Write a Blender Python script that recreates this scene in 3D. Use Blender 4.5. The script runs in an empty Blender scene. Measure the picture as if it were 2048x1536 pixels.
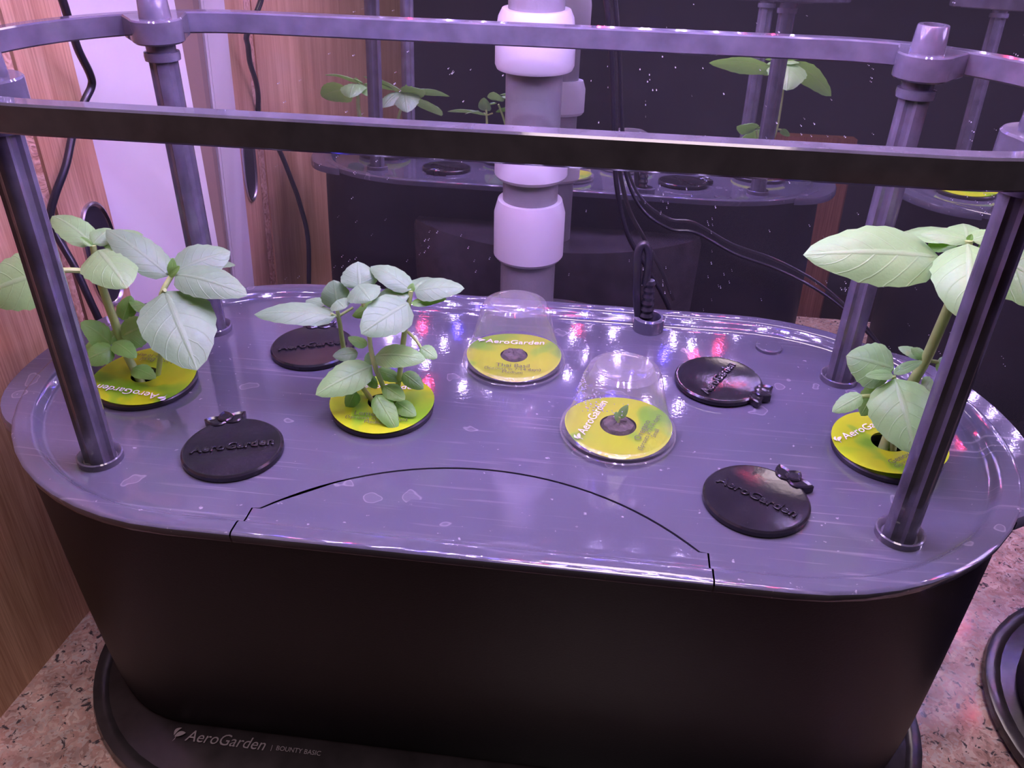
import bpy, bmesh, math, random
from mathutils import Vector, Matrix
R_ = math.radians
scene = bpy.context.scene
COL = scene.collection
random.seed(7)

# ------------------------------------------------------------------ camera
F_PX = 1685.85
CAM = Vector((0.0410, -0.3923, 0.4309))
ROT = Matrix(((0.9923589551, -0.0828140238, 0.0914633352),
              (0.1215819629, 0.5300859160, -0.8391821900),
              (0.0210126280, 0.8438902530, 0.5361041973)))
cam_data = bpy.data.cameras.new('camera')
cam_data.sensor_fit = 'HORIZONTAL'
cam_data.sensor_width = 36.0
cam_data.lens = F_PX / 2048 * 36.0
cam_data.clip_start = 0.01
cam = bpy.data.objects.new('camera', cam_data)
cam.matrix_world = Matrix.Translation(CAM) @ ROT.to_4x4()
COL.objects.link(cam)
scene.camera = cam

# ------------------------------------------------------------------ world, exposure
world = bpy.data.worlds.new('world')
scene.world = world
world.use_nodes = True
world.node_tree.nodes['Background'].inputs[0].default_value = (0.55, 0.5, 0.8, 1)
world.node_tree.nodes['Background'].inputs[1].default_value = 0.012
scene.view_settings.view_transform = 'Standard'
scene.view_settings.look = 'None'
scene.view_settings.gamma = 1.0
scene.view_settings.use_curve_mapping = False
scene.view_settings.exposure = 0.0
scene.cycles.sample_clamp_indirect = 60.0
scene.cycles.max_bounces = 10
scene.cycles.transparent_max_bounces = 16

# dim warm fill lamp, added overhead to brighten the granite and left wood
fill_data = bpy.data.lights.new('room_fill', 'AREA')
fill_data.shape = 'DISK'; fill_data.size = 0.5; fill_data.energy = 11.5; fill_data.color = (1.0, 0.80, 0.84)
fill_lamp = bpy.data.objects.new('room_fill', fill_data)
fill_lamp.location = (0.12, -0.40, 1.60)
COL.objects.link(fill_lamp)

# LED strengths of the grow lamps (built further down)
LED_WHITE = (0.64, 0.485, 1.0)
LED_RED = (1.0, 0.03, 0.10)
LED_BLUE = (0.07, 0.05, 1.0)
LED_POWER = 1850.0

# ------------------------------------------------------------------ helpers
def ray(u, v):
    return ROT @ Vector(((u - 1024) / F_PX, -(v - 768) / F_PX, -1.0))

def at(u, v, y):
    r = ray(u, v)
    return CAM + r * ((y - CAM.y) / r.y)

def at_z(u, v, z):
    r = ray(u, v)
    return CAM + r * ((z - CAM.z) / r.z)

def px(P):
    q = ROT.transposed() @ (Vector(P) - CAM)
    return Vector((1024 + F_PX * q.x / -q.z, 768 - F_PX * q.y / -q.z))

def depth(P):
    return -(ROT.transposed() @ (Vector(P) - CAM)).z

def tag(o, label=None, cat=None, group=None, kind=None):
    if label: o['label'] = label
    if cat: o['category'] = cat
    if group: o['group'] = group
    if kind: o['kind'] = kind
    return o

def thing(name, label, cat, loc=(0, 0, 0), rz=0.0, group=None):
    o = bpy.data.objects.new(name, None)
    o.empty_display_size = 0.02
    o.location = loc
    o.rotation_euler = (0, 0, rz)
    COL.objects.link(o)
    return tag(o, label, cat, group)

def mobj(name, me, mat, parent=None):
    o = bpy.data.objects.new(name, me)
    if mat and not me.materials: me.materials.append(mat)
    COL.objects.link(o)
    if parent:
        o.parent = parent
        L = getattr(parent, 'location', None)
    return o

def from_bm(name, bm, mat, parent=None, smooth=True, angle=40):
    me = bpy.data.meshes.new(name)
    bmesh.ops.recalc_face_normals(bm, faces=bm.faces)
    bm.to_mesh(me); bm.free()
    if smooth: set_smooth(me, angle)
    return mobj(name, me, mat, parent)

def set_smooth(me, angle=40):
    me.polygons.foreach_set('use_smooth', [True] * len(me.polygons))
    try:
        me.set_sharp_from_angle(angle=R_(angle))
    except Exception:
        pass

def world_child(o, parent):
    """parent keeping world-space mesh coordinates (parents have only translation / z rotation)"""
    m = Matrix.Translation(parent.location) @ parent.rotation_euler.to_matrix().to_4x4()
    o.parent = parent
    o.matrix_parent_inverse = m.inverted()
    return o

def bm_box(bm, lo, hi, mat=None):
    vs = [bm.verts.new((x, y, z)) for z in (lo[2], hi[2]) for y in (lo[1], hi[1]) for x in (lo[0], hi[0])]
    if mat:
        for v in vs: v.co = mat @ v.co
    for f in ((0, 2, 3, 1), (4, 5, 7, 6), (0, 1, 5, 4), (1, 3, 7, 5), (3, 2, 6, 7), (2, 0, 4, 6)):
        bm.faces.new([vs[i] for i in f])

def bm_loops(bm, loops, close=True, cap0=False, cap1=False):
    V = [[bm.verts.new(p) for p in L] for L in loops]
    n = len(V[0])
    for a, b in zip(V[:-1], V[1:]):
        for i in range(n if close else n - 1):
            j = (i + 1) % n
            bm.faces.new((a[i], a[j], b[j], b[i]))
    if cap0: bm.faces.new(V[0][::-1])
    if cap1: bm.faces.new(V[-1])
    return V

def bm_lathe(bm, prof, c=(0, 0, 0), n=40, cap0=True, cap1=True, mat=None):
    loops = []
    for r, z in prof:
        L = []
        for i in range(n):
            a = 2 * math.pi * i / n
            p = Vector((c[0] + r * math.cos(a), c[1] + r * math.sin(a), c[2] + z))
            L.append(mat @ p if mat else p)
        loops.append(L)
    return bm_loops(bm, loops, True, cap0, cap1)

def smooth_path(pts, sub=6):
    P = [Vector(p) for p in pts]
    if len(P) < 3: return P
    out = []
    Q = [P[0] * 2 - P[1]] + P + [P[-1] * 2 - P[-2]]
    for i in range(1, len(Q) - 2):
        for k in range(sub):
            t = k / sub
            a, b, c, d = Q[i - 1], Q[i], Q[i + 1], Q[i + 2]
            out.append(0.5 * ((2 * b) + (c - a) * t + (2 * a - 5 * b + 4 * c - d) * t * t + (3 * b - a - 3 * c + d) * t ** 3))
    out.append(P[-1])
    return out

def bm_tube(bm, pts, rad, n=10, sub=6, caps=True):
    P = smooth_path(pts, sub)
    m = len(P)
    if not hasattr(rad, '__len__'): rad = [rad, rad]
    def rr(t):
        x = t * (len(rad) - 1); i = min(int(x), len(rad) - 2); return rad[i] + (rad[i + 1] - rad[i]) * (x - i)
    loops = []
    prev = None
    for i, p in enumerate(P):
        d = (P[min(i + 1, m - 1)] - P[max(i - 1, 0)]).normalized()
        if prev is None:
            prev = d.orthogonal().normalized()
        s = (prev - d * prev.dot(d)).normalized()
        prev = s
        b = d.cross(s)
        r = rr(i / (m - 1))
        loops.append([p + (s * math.cos(2 * math.pi * k / n) + b * math.sin(2 * math.pi * k / n)) * r for k in range(n)])
    bm_loops(bm, loops, True, caps, caps)

def copy_tree(o, parent=None):
    c = o.copy(); COL.objects.link(c); c.parent = parent
    for ch in list(o.children): copy_tree(ch, c)
    return c

# ------------------------------------------------------------------ materials
def new_mat(name):
    m = bpy.data.materials.new(name); m.use_nodes = True
    nt = m.node_tree
    return m, nt, nt.nodes['Principled BSDF'], nt.nodes['Material Output']

def N(nt, typ, **kw):
    n = nt.nodes.new(typ)
    for k, v in kw.items(): setattr(n, k, v)
    return n

def simple(name, col, rough=0.5, metal=0.0, spec=0.5, bump=0.0, bscale=300.0, var=0.0, vscale=40.0, coat=0.0):
    m, nt, b, out = new_mat(name)
    b.inputs['Base Color'].default_value = (*col, 1)
    b.inputs['Roughness'].default_value = rough
    b.inputs['Metallic'].default_value = metal
    b.inputs['Specular IOR Level'].default_value = spec
    b.inputs['Coat Weight'].default_value = coat
    tc = N(nt, 'ShaderNodeTexCoord')
    if var > 0:
        no = N(nt, 'ShaderNodeTexNoise'); no.inputs['Scale'].default_value = vscale; no.inputs['Detail'].default_value = 4
        nt.links.new(tc.outputs['Object'], no.inputs['Vector'])
        r = N(nt, 'ShaderNodeValToRGB')
        r.color_ramp.elements[0].position = 0.3; r.color_ramp.elements[1].position = 0.7
        r.color_ramp.elements[0].color = (*[c * (1 - var) for c in col], 1)
        r.color_ramp.elements[1].color = (*[min(1, c * (1 + var)) for c in col], 1)
        nt.links.new(no.outputs['Fac'], r.inputs['Fac']); nt.links.new(r.outputs['Color'], b.inputs['Base Color'])
    if bump > 0:
        no2 = N(nt, 'ShaderNodeTexNoise'); no2.inputs['Scale'].default_value = bscale; no2.inputs['Detail'].default_value = 3
        nt.links.new(tc.outputs['Object'], no2.inputs['Vector'])
        bp = N(nt, 'ShaderNodeBump'); bp.inputs['Strength'].default_value = bump; bp.inputs['Distance'].default_value = 0.001
        nt.links.new(no2.outputs['Fac'], bp.inputs['Height']); nt.links.new(bp.outputs['Normal'], b.inputs['Normal'])
    return m

def ramp(nt, stops, interp='LINEAR'):
    r = N(nt, 'ShaderNodeValToRGB')
    cr = r.color_ramp; cr.interpolation = interp
    while len(cr.elements) < len(stops): cr.elements.new(0.5)
    for e, (p, c) in zip(cr.elements, stops):
        e.position = p; e.color = (*c, 1) if len(c) == 3 else c
    return r

def wood_mat(name, dark, light, scale=1.0, rough=0.45):
    m, nt, b, out = new_mat(name)
    tc = N(nt, 'ShaderNodeTexCoord')
    mp = N(nt, 'ShaderNodeMapping'); mp.inputs['Scale'].default_value = (60 * scale, 60 * scale, 3.5 * scale)
    nt.links.new(tc.outputs['Object'], mp.inputs['Vector'])
    n1 = N(nt, 'ShaderNodeTexNoise'); n1.inputs['Scale'].default_value = 1.0; n1.inputs['Detail'].default_value = 5; n1.inputs['Distortion'].default_value = 0.6
    nt.links.new(mp.outputs['Vector'], n1.inputs['Vector'])
    mp2 = N(nt, 'ShaderNodeMapping'); mp2.inputs['Scale'].default_value = (900 * scale, 900 * scale, 22 * scale)
    nt.links.new(tc.outputs['Object'], mp2.inputs['Vector'])
    n2 = N(nt, 'ShaderNodeTexNoise'); n2.inputs['Scale'].default_value = 1.0; n2.inputs['Detail'].default_value = 3
    nt.links.new(mp2.outputs['Vector'], n2.inputs['Vector'])
    mx = N(nt, 'ShaderNodeMath', operation='MULTIPLY_ADD'); mx.inputs[1].default_value = 0.55
    nt.links.new(n2.outputs['Fac'], mx.inputs[0])
    sc = N(nt, 'ShaderNodeMath', operation='MULTIPLY'); sc.inputs[1].default_value = 0.42
    nt.links.new(n1.outputs['Fac'], sc.inputs[0]); nt.links.new(sc.outputs[0], mx.inputs[2])
    mid = [(a + c) / 2 for a, c in zip(dark, light)]
    r = ramp(nt, [(0.36, dark), (0.5, mid), (0.66, light)])
    nt.links.new(mx.outputs[0], r.inputs['Fac']); nt.links.new(r.outputs['Color'], b.inputs['Base Color'])
    b.inputs['Roughness'].default_value = rough
    bp = N(nt, 'ShaderNodeBump'); bp.inputs['Strength'].default_value = 0.25; bp.inputs['Distance'].default_value = 0.0006
    nt.links.new(n2.outputs['Fac'], bp.inputs['Height']); nt.links.new(bp.outputs['Normal'], b.inputs['Normal'])
    return m

def rough_wood_mat():
    m, nt, b, out = new_mat('chipped_fibre')
    tc = N(nt, 'ShaderNodeTexCoord')
    n1 = N(nt, 'ShaderNodeTexNoise'); n1.inputs['Scale'].default_value = 120; n1.inputs['Detail'].default_value = 4; n1.inputs['Distortion'].default_value = 2.5
    nt.links.new(tc.outputs['Object'], n1.inputs['Vector'])
    r = ramp(nt, [(0.3, (0.34, 0.17, 0.10)), (0.55, (0.62, 0.38, 0.26)), (0.75, (0.75, 0.52, 0.40))])
    nt.links.new(n1.outputs['Fac'], r.inputs['Fac']); nt.links.new(r.outputs['Color'], b.inputs['Base Color'])
    b.inputs['Roughness'].default_value = 0.8
    bp = N(nt, 'ShaderNodeBump'); bp.inputs['Strength'].default_value = 0.8; bp.inputs['Distance'].default_value = 0.0015
    nt.links.new(n1.outputs['Fac'], bp.inputs['Height']); nt.links.new(bp.outputs['Normal'], b.inputs['Normal'])
    return m

def granite_mat():
    m, nt, b, out = new_mat('pink_granite')
    tc = N(nt, 'ShaderNodeTexCoord')
    wn = N(nt, 'ShaderNodeTexNoise'); wn.inputs['Scale'].default_value = 90; wn.inputs['Detail'].default_value = 3
    nt.links.new(tc.outputs['Object'], wn.inputs['Vector'])
    mixv = N(nt, 'ShaderNodeMix', data_type='VECTOR'); mixv.inputs['Factor'].default_value = 0.03
    nt.links.new(tc.outputs['Object'], mixv.inputs[4]); nt.links.new(wn.outputs['Color'], mixv.inputs[5])
    v1 = N(nt, 'ShaderNodeTexVoronoi'); v1.inputs['Scale'].default_value = 300
    nt.links.new(mixv.outputs[1], v1.inputs['Vector'])
    sep = N(nt, 'ShaderNodeSeparateColor'); nt.links.new(v1.outputs['Color'], sep.inputs[0])
    r1 = ramp(nt, [(0.0, (0.62, 0.44, 0.40)), (0.3, (0.52, 0.33, 0.29)), (0.55, (0.70, 0.58, 0.53)), (0.75, (0.40, 0.25, 0.22)), (0.9, (0.60, 0.52, 0.50))], 'LINEAR')
    nt.links.new(sep.outputs[0], r1.inputs['Fac'])
    n2 = N(nt, 'ShaderNodeTexNoise'); n2.inputs['Scale'].default_value = 170; n2.inputs['Detail'].default_value = 5; n2.inputs['Roughness'].default_value = 0.65; n2.inputs['Distortion'].default_value = 0.8
    nt.links.new(tc.outputs['Object'], n2.inputs['Vector'])
    r2 = ramp(nt, [(0.0, (1, 1, 1)), (0.375, (1, 1, 1)), (0.42, (0, 0, 0)), (1.0, (0, 0, 0))])
    nt.links.new(n2.outputs['Fac'], r2.inputs['Fac'])
    n3 = N(nt, 'ShaderNodeTexNoise'); n3.inputs['Scale'].default_value = 60; n3.inputs['Detail'].default_value = 4
    nt.links.new(tc.outputs['Object'], n3.inputs['Vector'])
    r3 = ramp(nt, [(0.35, (0.62, 0.55, 0.55)), (0.65, (1.15, 1.1, 1.08))])
    nt.links.new(n3.outputs['Fac'], r3.inputs['Fac'])
    mul = N(nt, 'ShaderNodeMix', data_type='RGBA', blend_type='MULTIPLY'); mul.inputs['Factor'].default_value = 0.8
    nt.links.new(r1.outputs['Color'], mul.inputs[6]); nt.links.new(r3.outputs['Color'], mul.inputs[7])
    mx = N(nt, 'ShaderNodeMix', data_type='RGBA')
    nt.links.new(r2.outputs['Color'], mx.inputs['Factor']); nt.links.new(mul.outputs[2], mx.inputs[6]); mx.inputs[7].default_value = (0.07, 0.06, 0.07, 1)
    nt.links.new(mx.outputs[2], b.inputs['Base Color'])
    b.inputs['Roughness'].default_value = 0.12
    return m

def deck_mat():
    """dark grey gloss plastic with hard-water rings, haze and fine wipe scratches"""
    m, nt, b, out = new_mat('grey_deck_plastic')
    tc = N(nt, 'ShaderNodeTexCoord')
    # round water spots
    wv = N(nt, 'ShaderNodeTexNoise'); wv.inputs['Scale'].default_value = 60; wv.inputs['Detail'].default_value = 2
    nt.links.new(tc.outputs['Object'], wv.inputs['Vector'])
    mixv = N(nt, 'ShaderNodeMix', data_type='VECTOR'); mixv.inputs['Factor'].default_value = 0.02
    nt.links.new(tc.outputs['Object'], mixv.inputs[4]); nt.links.new(wv.outputs['Color'], mixv.inputs[5])
    vo = N(nt, 'ShaderNodeTexVoronoi'); vo.inputs['Scale'].default_value = 60
    nt.links.new(mixv.outputs[1], vo.inputs['Vector'])
    ring = ramp(nt, [(0.0, (0.10, 0.10, 0.10)), (0.2, (0.12, 0.12, 0.12)), (0.235, (0.5, 0.5, 0.5)), (0.26, (0, 0, 0)), (1, (0, 0, 0))])
    nt.links.new(vo.outputs['Distance'], ring.inputs['Fac'])
    sep = N(nt, 'ShaderNodeSeparateColor'); nt.links.new(vo.outputs['Color'], sep.inputs[0])
    pick = N(nt, 'ShaderNodeMath', operation='GREATER_THAN'); pick.inputs[1].default_value = 0.80
    nt.links.new(sep.outputs[0], pick.inputs[0])
    spot = N(nt, 'ShaderNodeMath', operation='MULTIPLY')
    nt.links.new(ring.outputs['Color'], spot.inputs[0]); nt.links.new(pick.outputs[0], spot.inputs[1])
    # scratches
    mp = N(nt, 'ShaderNodeMapping'); mp.inputs['Rotation'].default_value = (0, 0, R_(-14)); mp.inputs['Scale'].default_value = (14, 420, 1)
    nt.links.new(tc.outputs['Object'], mp.inputs['Vector'])
    s1 = N(nt, 'ShaderNodeTexNoise'); s1.inputs['Scale'].default_value = 1; s1.inputs['Detail'].default_value = 4; s1.inputs['Distortion'].default_value = 0.4
    nt.links.new(mp.outputs['Vector'], s1.inputs['Vector'])
    mp2 = N(nt, 'ShaderNodeMapping'); mp2.inputs['Rotation'].default_value = (0, 0, R_(48)); mp2.inputs['Scale'].default_value = (18, 520, 1)
    nt.links.new(tc.outputs['Object'], mp2.inputs['Vector'])
    s2 = N(nt, 'ShaderNodeTexNoise'); s2.inputs['Scale'].default_value = 1; s2.inputs['Detail'].default_value = 3; s2.inputs['Distortion'].default_value = 0.5
    nt.links.new(mp2.outputs['Vector'], s2.inputs['Vector'])
    rs1 = ramp(nt, [(0.60, (0, 0, 0)), (0.74, (1, 1, 1))]); nt.links.new(s1.outputs['Fac'], rs1.inputs['Fac'])
    rs2 = ramp(nt, [(0.66, (0, 0, 0)), (0.76, (1, 1, 1))]); nt.links.new(s2.outputs['Fac'], rs2.inputs['Fac'])
    sm = N(nt, 'ShaderNodeMath', operation='MAXIMUM'); nt.links.new(rs1.outputs['Color'], sm.inputs[0]); nt.links.new(rs2.outputs['Color'], sm.inputs[1])
    hz = N(nt, 'ShaderNodeTexNoise'); hz.inputs['Scale'].default_value = 16; hz.inputs['Detail'].default_value = 3
    nt.links.new(tc.outputs['Object'], hz.inputs['Vector'])
    hr = ramp(nt, [(0.35, (0, 0, 0)), (0.7, (1, 1, 1))]); nt.links.new(hz.outputs['Fac'], hr.inputs['Fac'])
    # lime crumbs
    cr = N(nt, 'ShaderNodeTexNoise'); cr.inputs['Scale'].default_value = 260; cr.inputs['Detail'].default_value = 4
    nt.links.new(tc.outputs['Object'], cr.inputs['Vector'])
    crr = ramp(nt, [(0.69, (0, 0, 0)), (0.74, (1, 1, 1))]); nt.links.new(cr.outputs['Fac'], crr.inputs['Fac'])
    # scratches only show inside hazy wiped areas
    sh = N(nt, 'ShaderNodeMath', operation='MULTIPLY'); nt.links.new(sm.outputs[0], sh.inputs[0]); nt.links.new(hr.outputs['Color'], sh.inputs[1])
    dirt = N(nt, 'ShaderNodeMath', operation='MULTIPLY_ADD'); dirt.inputs[1].default_value = 0.55
    nt.links.new(sh.outputs[0], dirt.inputs[0]); nt.links.new(spot.outputs[0], dirt.inputs[2])
    d2 = N(nt, 'ShaderNodeMath', operation='MAXIMUM', use_clamp=True); nt.links.new(dirt.outputs[0], d2.inputs[0]); nt.links.new(crr.outputs['Color'], d2.inputs[1])
    mx = N(nt, 'ShaderNodeMix', data_type='RGBA'); mx.inputs[6].default_value = (0.092, 0.093, 0.122, 1); mx.inputs[7].default_value = (0.30, 0.29, 0.32, 1)
    nt.links.new(d2.outputs[0], mx.inputs['Factor']); nt.links.new(mx.outputs[2], b.inputs['Base Color'])
    ro = N(nt, 'ShaderNodeMath', operation='MULTIPLY_ADD'); ro.inputs[1].default_value = 0.22; ro.inputs[2].default_value = 0.05
    nt.links.new(d2.outputs[0], ro.inputs[0])
    nt.links.new(ro.outputs[0], b.inputs['Roughness'])
    b.inputs['Specular IOR Level'].default_value = 0.7
    bw = N(nt, 'ShaderNodeTexNoise'); bw.inputs['Scale'].default_value = 500; bw.inputs['Detail'].default_value = 2
    nt.links.new(tc.outputs['Object'], bw.inputs['Vector'])
    bp = N(nt, 'ShaderNodeBump'); bp.inputs['Strength'].default_value = 0.04; bp.inputs['Distance'].default_value = 0.0006
    nt.links.new(bw.outputs['Fac'], bp.inputs['Height']); nt.links.new(bp.outputs['Normal'], b.inputs['Normal'])
    return m

def leaf_mat(name, base, pale):
    m, nt, b, out = new_mat(name)
    uv = N(nt, 'ShaderNodeUVMap')
    sx = N(nt, 'ShaderNodeSeparateXYZ'); nt.links.new(uv.outputs['UV'], sx.inputs[0])
    # x along the leaf 0..1, y across -1..1 stored as 0..1
    ya = N(nt, 'ShaderNodeMath', operation='MULTIPLY_ADD'); ya.inputs[1].default_value = 2; ya.inputs[2].default_value = -1
    nt.links.new(sx.outputs['Y'], ya.inputs[0])
    ab = N(nt, 'ShaderNodeMath', operation='ABSOLUTE'); nt.links.new(ya.outputs[0], ab.inputs[0])
    mid = ramp(nt, [(0.0, (1, 1, 1)), (0.05, (0.8, 0.8, 0.8)), (0.10, (0, 0, 0))]); nt.links.new(ab.outputs[0], mid.inputs['Fac'])
    # side veins: sweep forward
    sq = N(nt, 'ShaderNodeMath', operation='POWER'); sq.inputs[1].default_value = 1.25; nt.links.new(ab.outputs[0], sq.inputs[0])
    k1 = N(nt, 'ShaderNodeMath', operation='MULTIPLY'); k1.inputs[1].default_value = 0.30; nt.links.new(sq.outputs[0], k1.inputs[0])
    k2 = N(nt, 'ShaderNodeMath', operation='SUBTRACT'); nt.links.new(sx.outputs['X'], k2.inputs[0]); nt.links.new(k1.outputs[0], k2.inputs[1])
    k3 = N(nt, 'ShaderNodeMath', operation='MULTIPLY'); k3.inputs[1].default_value = 6.0; nt.links.new(k2.outputs[0], k3.inputs[0])
    fr = N(nt, 'ShaderNodeMath', operation='FRACT'); nt.links.new(k3.outputs[0], fr.inputs[0])
    vein = ramp(nt, [(0.0, (1, 1, 1)), (0.07, (0, 0, 0)), (0.93, (0, 0, 0)), (1.0, (1, 1, 1))]); nt.links.new(fr.outputs[0], vein.inputs['Fac'])
    vm = N(nt, 'ShaderNodeMath', operation='MULTIPLY'); vm.inputs[1].default_value = 0.45; nt.links.new(vein.outputs['Color'], vm.inputs[0])
    vv = N(nt, 'ShaderNodeMath', operation='MAXIMUM'); nt.links.new(vm.outputs[0], vv.inputs[0]); nt.links.new(mid.outputs['Color'], vv.inputs[1])
    tc = N(nt, 'ShaderNodeTexCoord')
    no = N(nt, 'ShaderNodeTexNoise'); no.inputs['Scale'].default_value = 700; no.inputs['Detail'].default_value = 3
    nt.links.new(tc.outputs['Object'], no.inputs['Vector'])
    no2 = N(nt, 'ShaderNodeTexNoise'); no2.inputs['Scale'].default_value = 60; no2.inputs['Detail'].default_value = 3
    nt.links.new(tc.outputs['Object'], no2.inputs['Vector'])
    r = ramp(nt, [(0.3, base), (0.7, tuple(min(1, c * 1.18) for c in base))]); nt.links.new(no2.outputs['Fac'], r.inputs['Fac'])
    mx = N(nt, 'ShaderNodeMix', data_type='RGBA'); mx.inputs[7].default_value = (*pale, 1)
    vf = N(nt, 'ShaderNodeMath', operation='MULTIPLY'); vf.inputs[1].default_value = 0.55; nt.links.new(vv.outputs[0], vf.inputs[0])
    nt.links.new(vf.outputs[0], mx.inputs['Factor']); nt.links.new(r.outputs['Color'], mx.inputs[6])
    nt.links.new(mx.outputs[2], b.inputs['Base Color'])
    b.inputs['Roughness'].default_value = 0.42
    hs = N(nt, 'ShaderNodeMath', operation='MULTIPLY_ADD'); hs.inputs[1].default_value = -1.4; nt.links.new(vv.outputs[0], hs.inputs[0])
    ns = N(nt, 'ShaderNodeMath', operation='MULTIPLY'); ns.inputs[1].default_value = 0.35; nt.links.new(no.outputs['Fac'], ns.inputs[0])
    nt.links.new(ns.outputs[0], hs.inputs[2])
    bp = N(nt, 'ShaderNodeBump'); bp.inputs['Strength'].default_value = 0.35; bp.inputs['Distance'].default_value = 0.0006
    nt.links.new(hs.outputs[0], bp.inputs['Height']); nt.links.new(bp.outputs['Normal'], b.inputs['Normal'])
    tr = N(nt, 'ShaderNodeBsdfTranslucent'); tr.inputs['Color'].default_value = (base[0] * 1.0, base[1] * 1.15, base[2] * 0.35, 1)
    ms = N(nt, 'ShaderNodeMixShader'); ms.inputs[0].default_value = 0.25
    nt.links.new(b.outputs[0], ms.inputs[1]); nt.links.new(tr.outputs[0], ms.inputs[2]); nt.links.new(ms.outputs[0], out.inputs['Surface'])
    return m

def label_mat(name, seed):
    """printed paper disc: yellow with leaf-green shapes"""
    m, nt, b, out = new_mat(name)
    tc = N(nt, 'ShaderNodeTexCoord')
    mp = N(nt, 'ShaderNodeMapping'); mp.inputs['Location'].default_value = (seed * 1.7, seed * 0.9, 0)
    nt.links.new(tc.outputs['Object'], mp.inputs['Vector'])
    n1 = N(nt, 'ShaderNodeTexNoise'); n1.inputs['Scale'].default_value = 34; n1.inputs['Detail'].default_value = 1.5; n1.inputs['Distortion'].default_value = 0.7
    nt.links.new(mp.outputs['Vector'], n1.inputs['Vector'])
    r = ramp(nt, [(0.36, (0.34, 0.78, 0.03)), (0.44, (0.52, 0.90, 0.03)), (0.49, (0.76, 0.98, 0.02)), (0.72, (0.82, 0.98, 0.03))])
    nt.links.new(n1.outputs['Fac'], r.inputs['Fac'])
    nt.links.new(r.outputs['Color'], b.inputs['Base Color'])
    b.inputs['Roughness'].default_value = 0.38
    return m

def clear_plastic():
    m = bpy.data.materials.new('clear_dome_plastic'); m.use_nodes = True
    nt = m.node_tree; nt.nodes.clear()
    out = N(nt, 'ShaderNodeOutputMaterial')
    tr = N(nt, 'ShaderNodeBsdfTransparent'); tr.inputs[0].default_value = (0.97, 0.96, 0.97, 1)
    gl = N(nt, 'ShaderNodeBsdfGlossy'); gl.inputs['Roughness'].default_value = 0.06
    df = N(nt, 'ShaderNodeBsdfDiffuse'); df.inputs[0].default_value = (0.8, 0.8, 0.82, 1)
    fc = N(nt, 'ShaderNodeLayerWeight'); fc.inputs['Blend'].default_value = 0.5
    pw = N(nt, 'ShaderNodeMath', operation='POWER'); pw.inputs[1].default_value = 3.5; nt.links.new(fc.outputs['Facing'], pw.inputs[0])
    lw = N(nt, 'ShaderNodeMath', operation='MULTIPLY_ADD'); lw.inputs[1].default_value = 0.6; lw.inputs[2].default_value = 0.05; nt.links.new(pw.outputs[0], lw.inputs[0])
    tc = N(nt, 'ShaderNodeTexCoord'); no = N(nt, 'ShaderNodeTexNoise'); no.inputs['Scale'].default_value = 160; no.inputs['Detail'].default_value = 3
    nt.links.new(tc.outputs['Object'], no.inputs['Vector'])
    bp = N(nt, 'ShaderNodeBump'); bp.inputs['Strength'].default_value = 0.12; bp.inputs['Distance'].default_value = 0.001
    nt.links.new(no.outputs['Fac'], bp.inputs['Height']); nt.links.new(bp.outputs['Normal'], gl.inputs['Normal']); 
    m1 = N(nt, 'ShaderNodeMixShader'); nt.links.new(lw.outputs[0], m1.inputs[0]); nt.links.new(tr.outputs[0], m1.inputs[1]); nt.links.new(gl.outputs[0], m1.inputs[2])
    m2 = N(nt, 'ShaderNodeMixShader'); m2.inputs[0].default_value = 0.085
    nt.links.new(m1.outputs[0], m2.inputs[1]); nt.links.new(df.outputs[0], m2.inputs[2]); nt.links.new(m2.outputs[0], out.inputs['Surface'])
    return m

def emit(name, col, power):
    m = bpy.data.materials.new(name); m.use_nodes = True
    nt = m.node_tree; nt.nodes.clear()
    out = N(nt, 'ShaderNodeOutputMaterial'); e = N(nt, 'ShaderNodeEmission')
    e.inputs[0].default_value = (*col, 1); e.inputs[1].default_value = power
    nt.links.new(e.outputs[0], out.inputs[0])
    return m

MT = {}
MT['wood'] = wood_mat('brown_wood_veneer', (0.42, 0.225, 0.12), (0.72, 0.46, 0.285))
MT['dark_wood'] = wood_mat('dark_cabinet_wood', (0.20, 0.075, 0.05), (0.40, 0.18, 0.12), 0.5)
MT['fibre'] = rough_wood_mat()
MT['white_paint'] = simple('white_paint', (0.73, 0.70, 0.73), 0.45, bump=0.15, bscale=90, var=0.05, vscale=9)
MT['gap'] = simple('dark_gap', (0.26, 0.18, 0.15), 0.8)
MT['granite'] = granite_mat()
MT['deck'] = deck_mat()
MT['black'] = simple('black_bowl_plastic', (0.0065, 0.0062, 0.0115), 0.45, spec=0.2, bump=0.06, bscale=900, var=0.15, vscale=14)
MT['base_black'] = simple('black_base_plastic', (0.040, 0.035, 0.040), 0.25, var=0.3, vscale=60)
MT['trellis'] = simple('grey_trellis_plastic', (0.098, 0.094, 0.114), 0.065, var=0.22, vscale=90, bump=0.012)
MT['cover'] = simple('black_cover_plastic', (0.016, 0.015, 0.017), 0.16, var=0.3, vscale=50, bump=0.05, bscale=400)
MT['collar_black'] = simple('black_pod_plastic', (0.03, 0.028, 0.032), 0.3)
MT['pvc_white'] = simple('white_pvc', (0.50, 0.49, 0.50), 0.42, bump=0.05)
MT['pvc_grey'] = simple('grey_tube', (0.20, 0.195, 0.20), 0.38, var=0.12, vscale=25, bump=0.15, bscale=700)
MT['cable'] = simple('black_cable_rubber', (0.02, 0.019, 0.024), 0.28)
MT['metal'] = simple('dull_chrome', (0.55, 0.53, 0.56), 0.28, metal=1.0)
MT['leaf'] = leaf_mat('basil_leaf', (0.245, 0.47, 0.15), (0.36, 0.56, 0.24))
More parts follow.
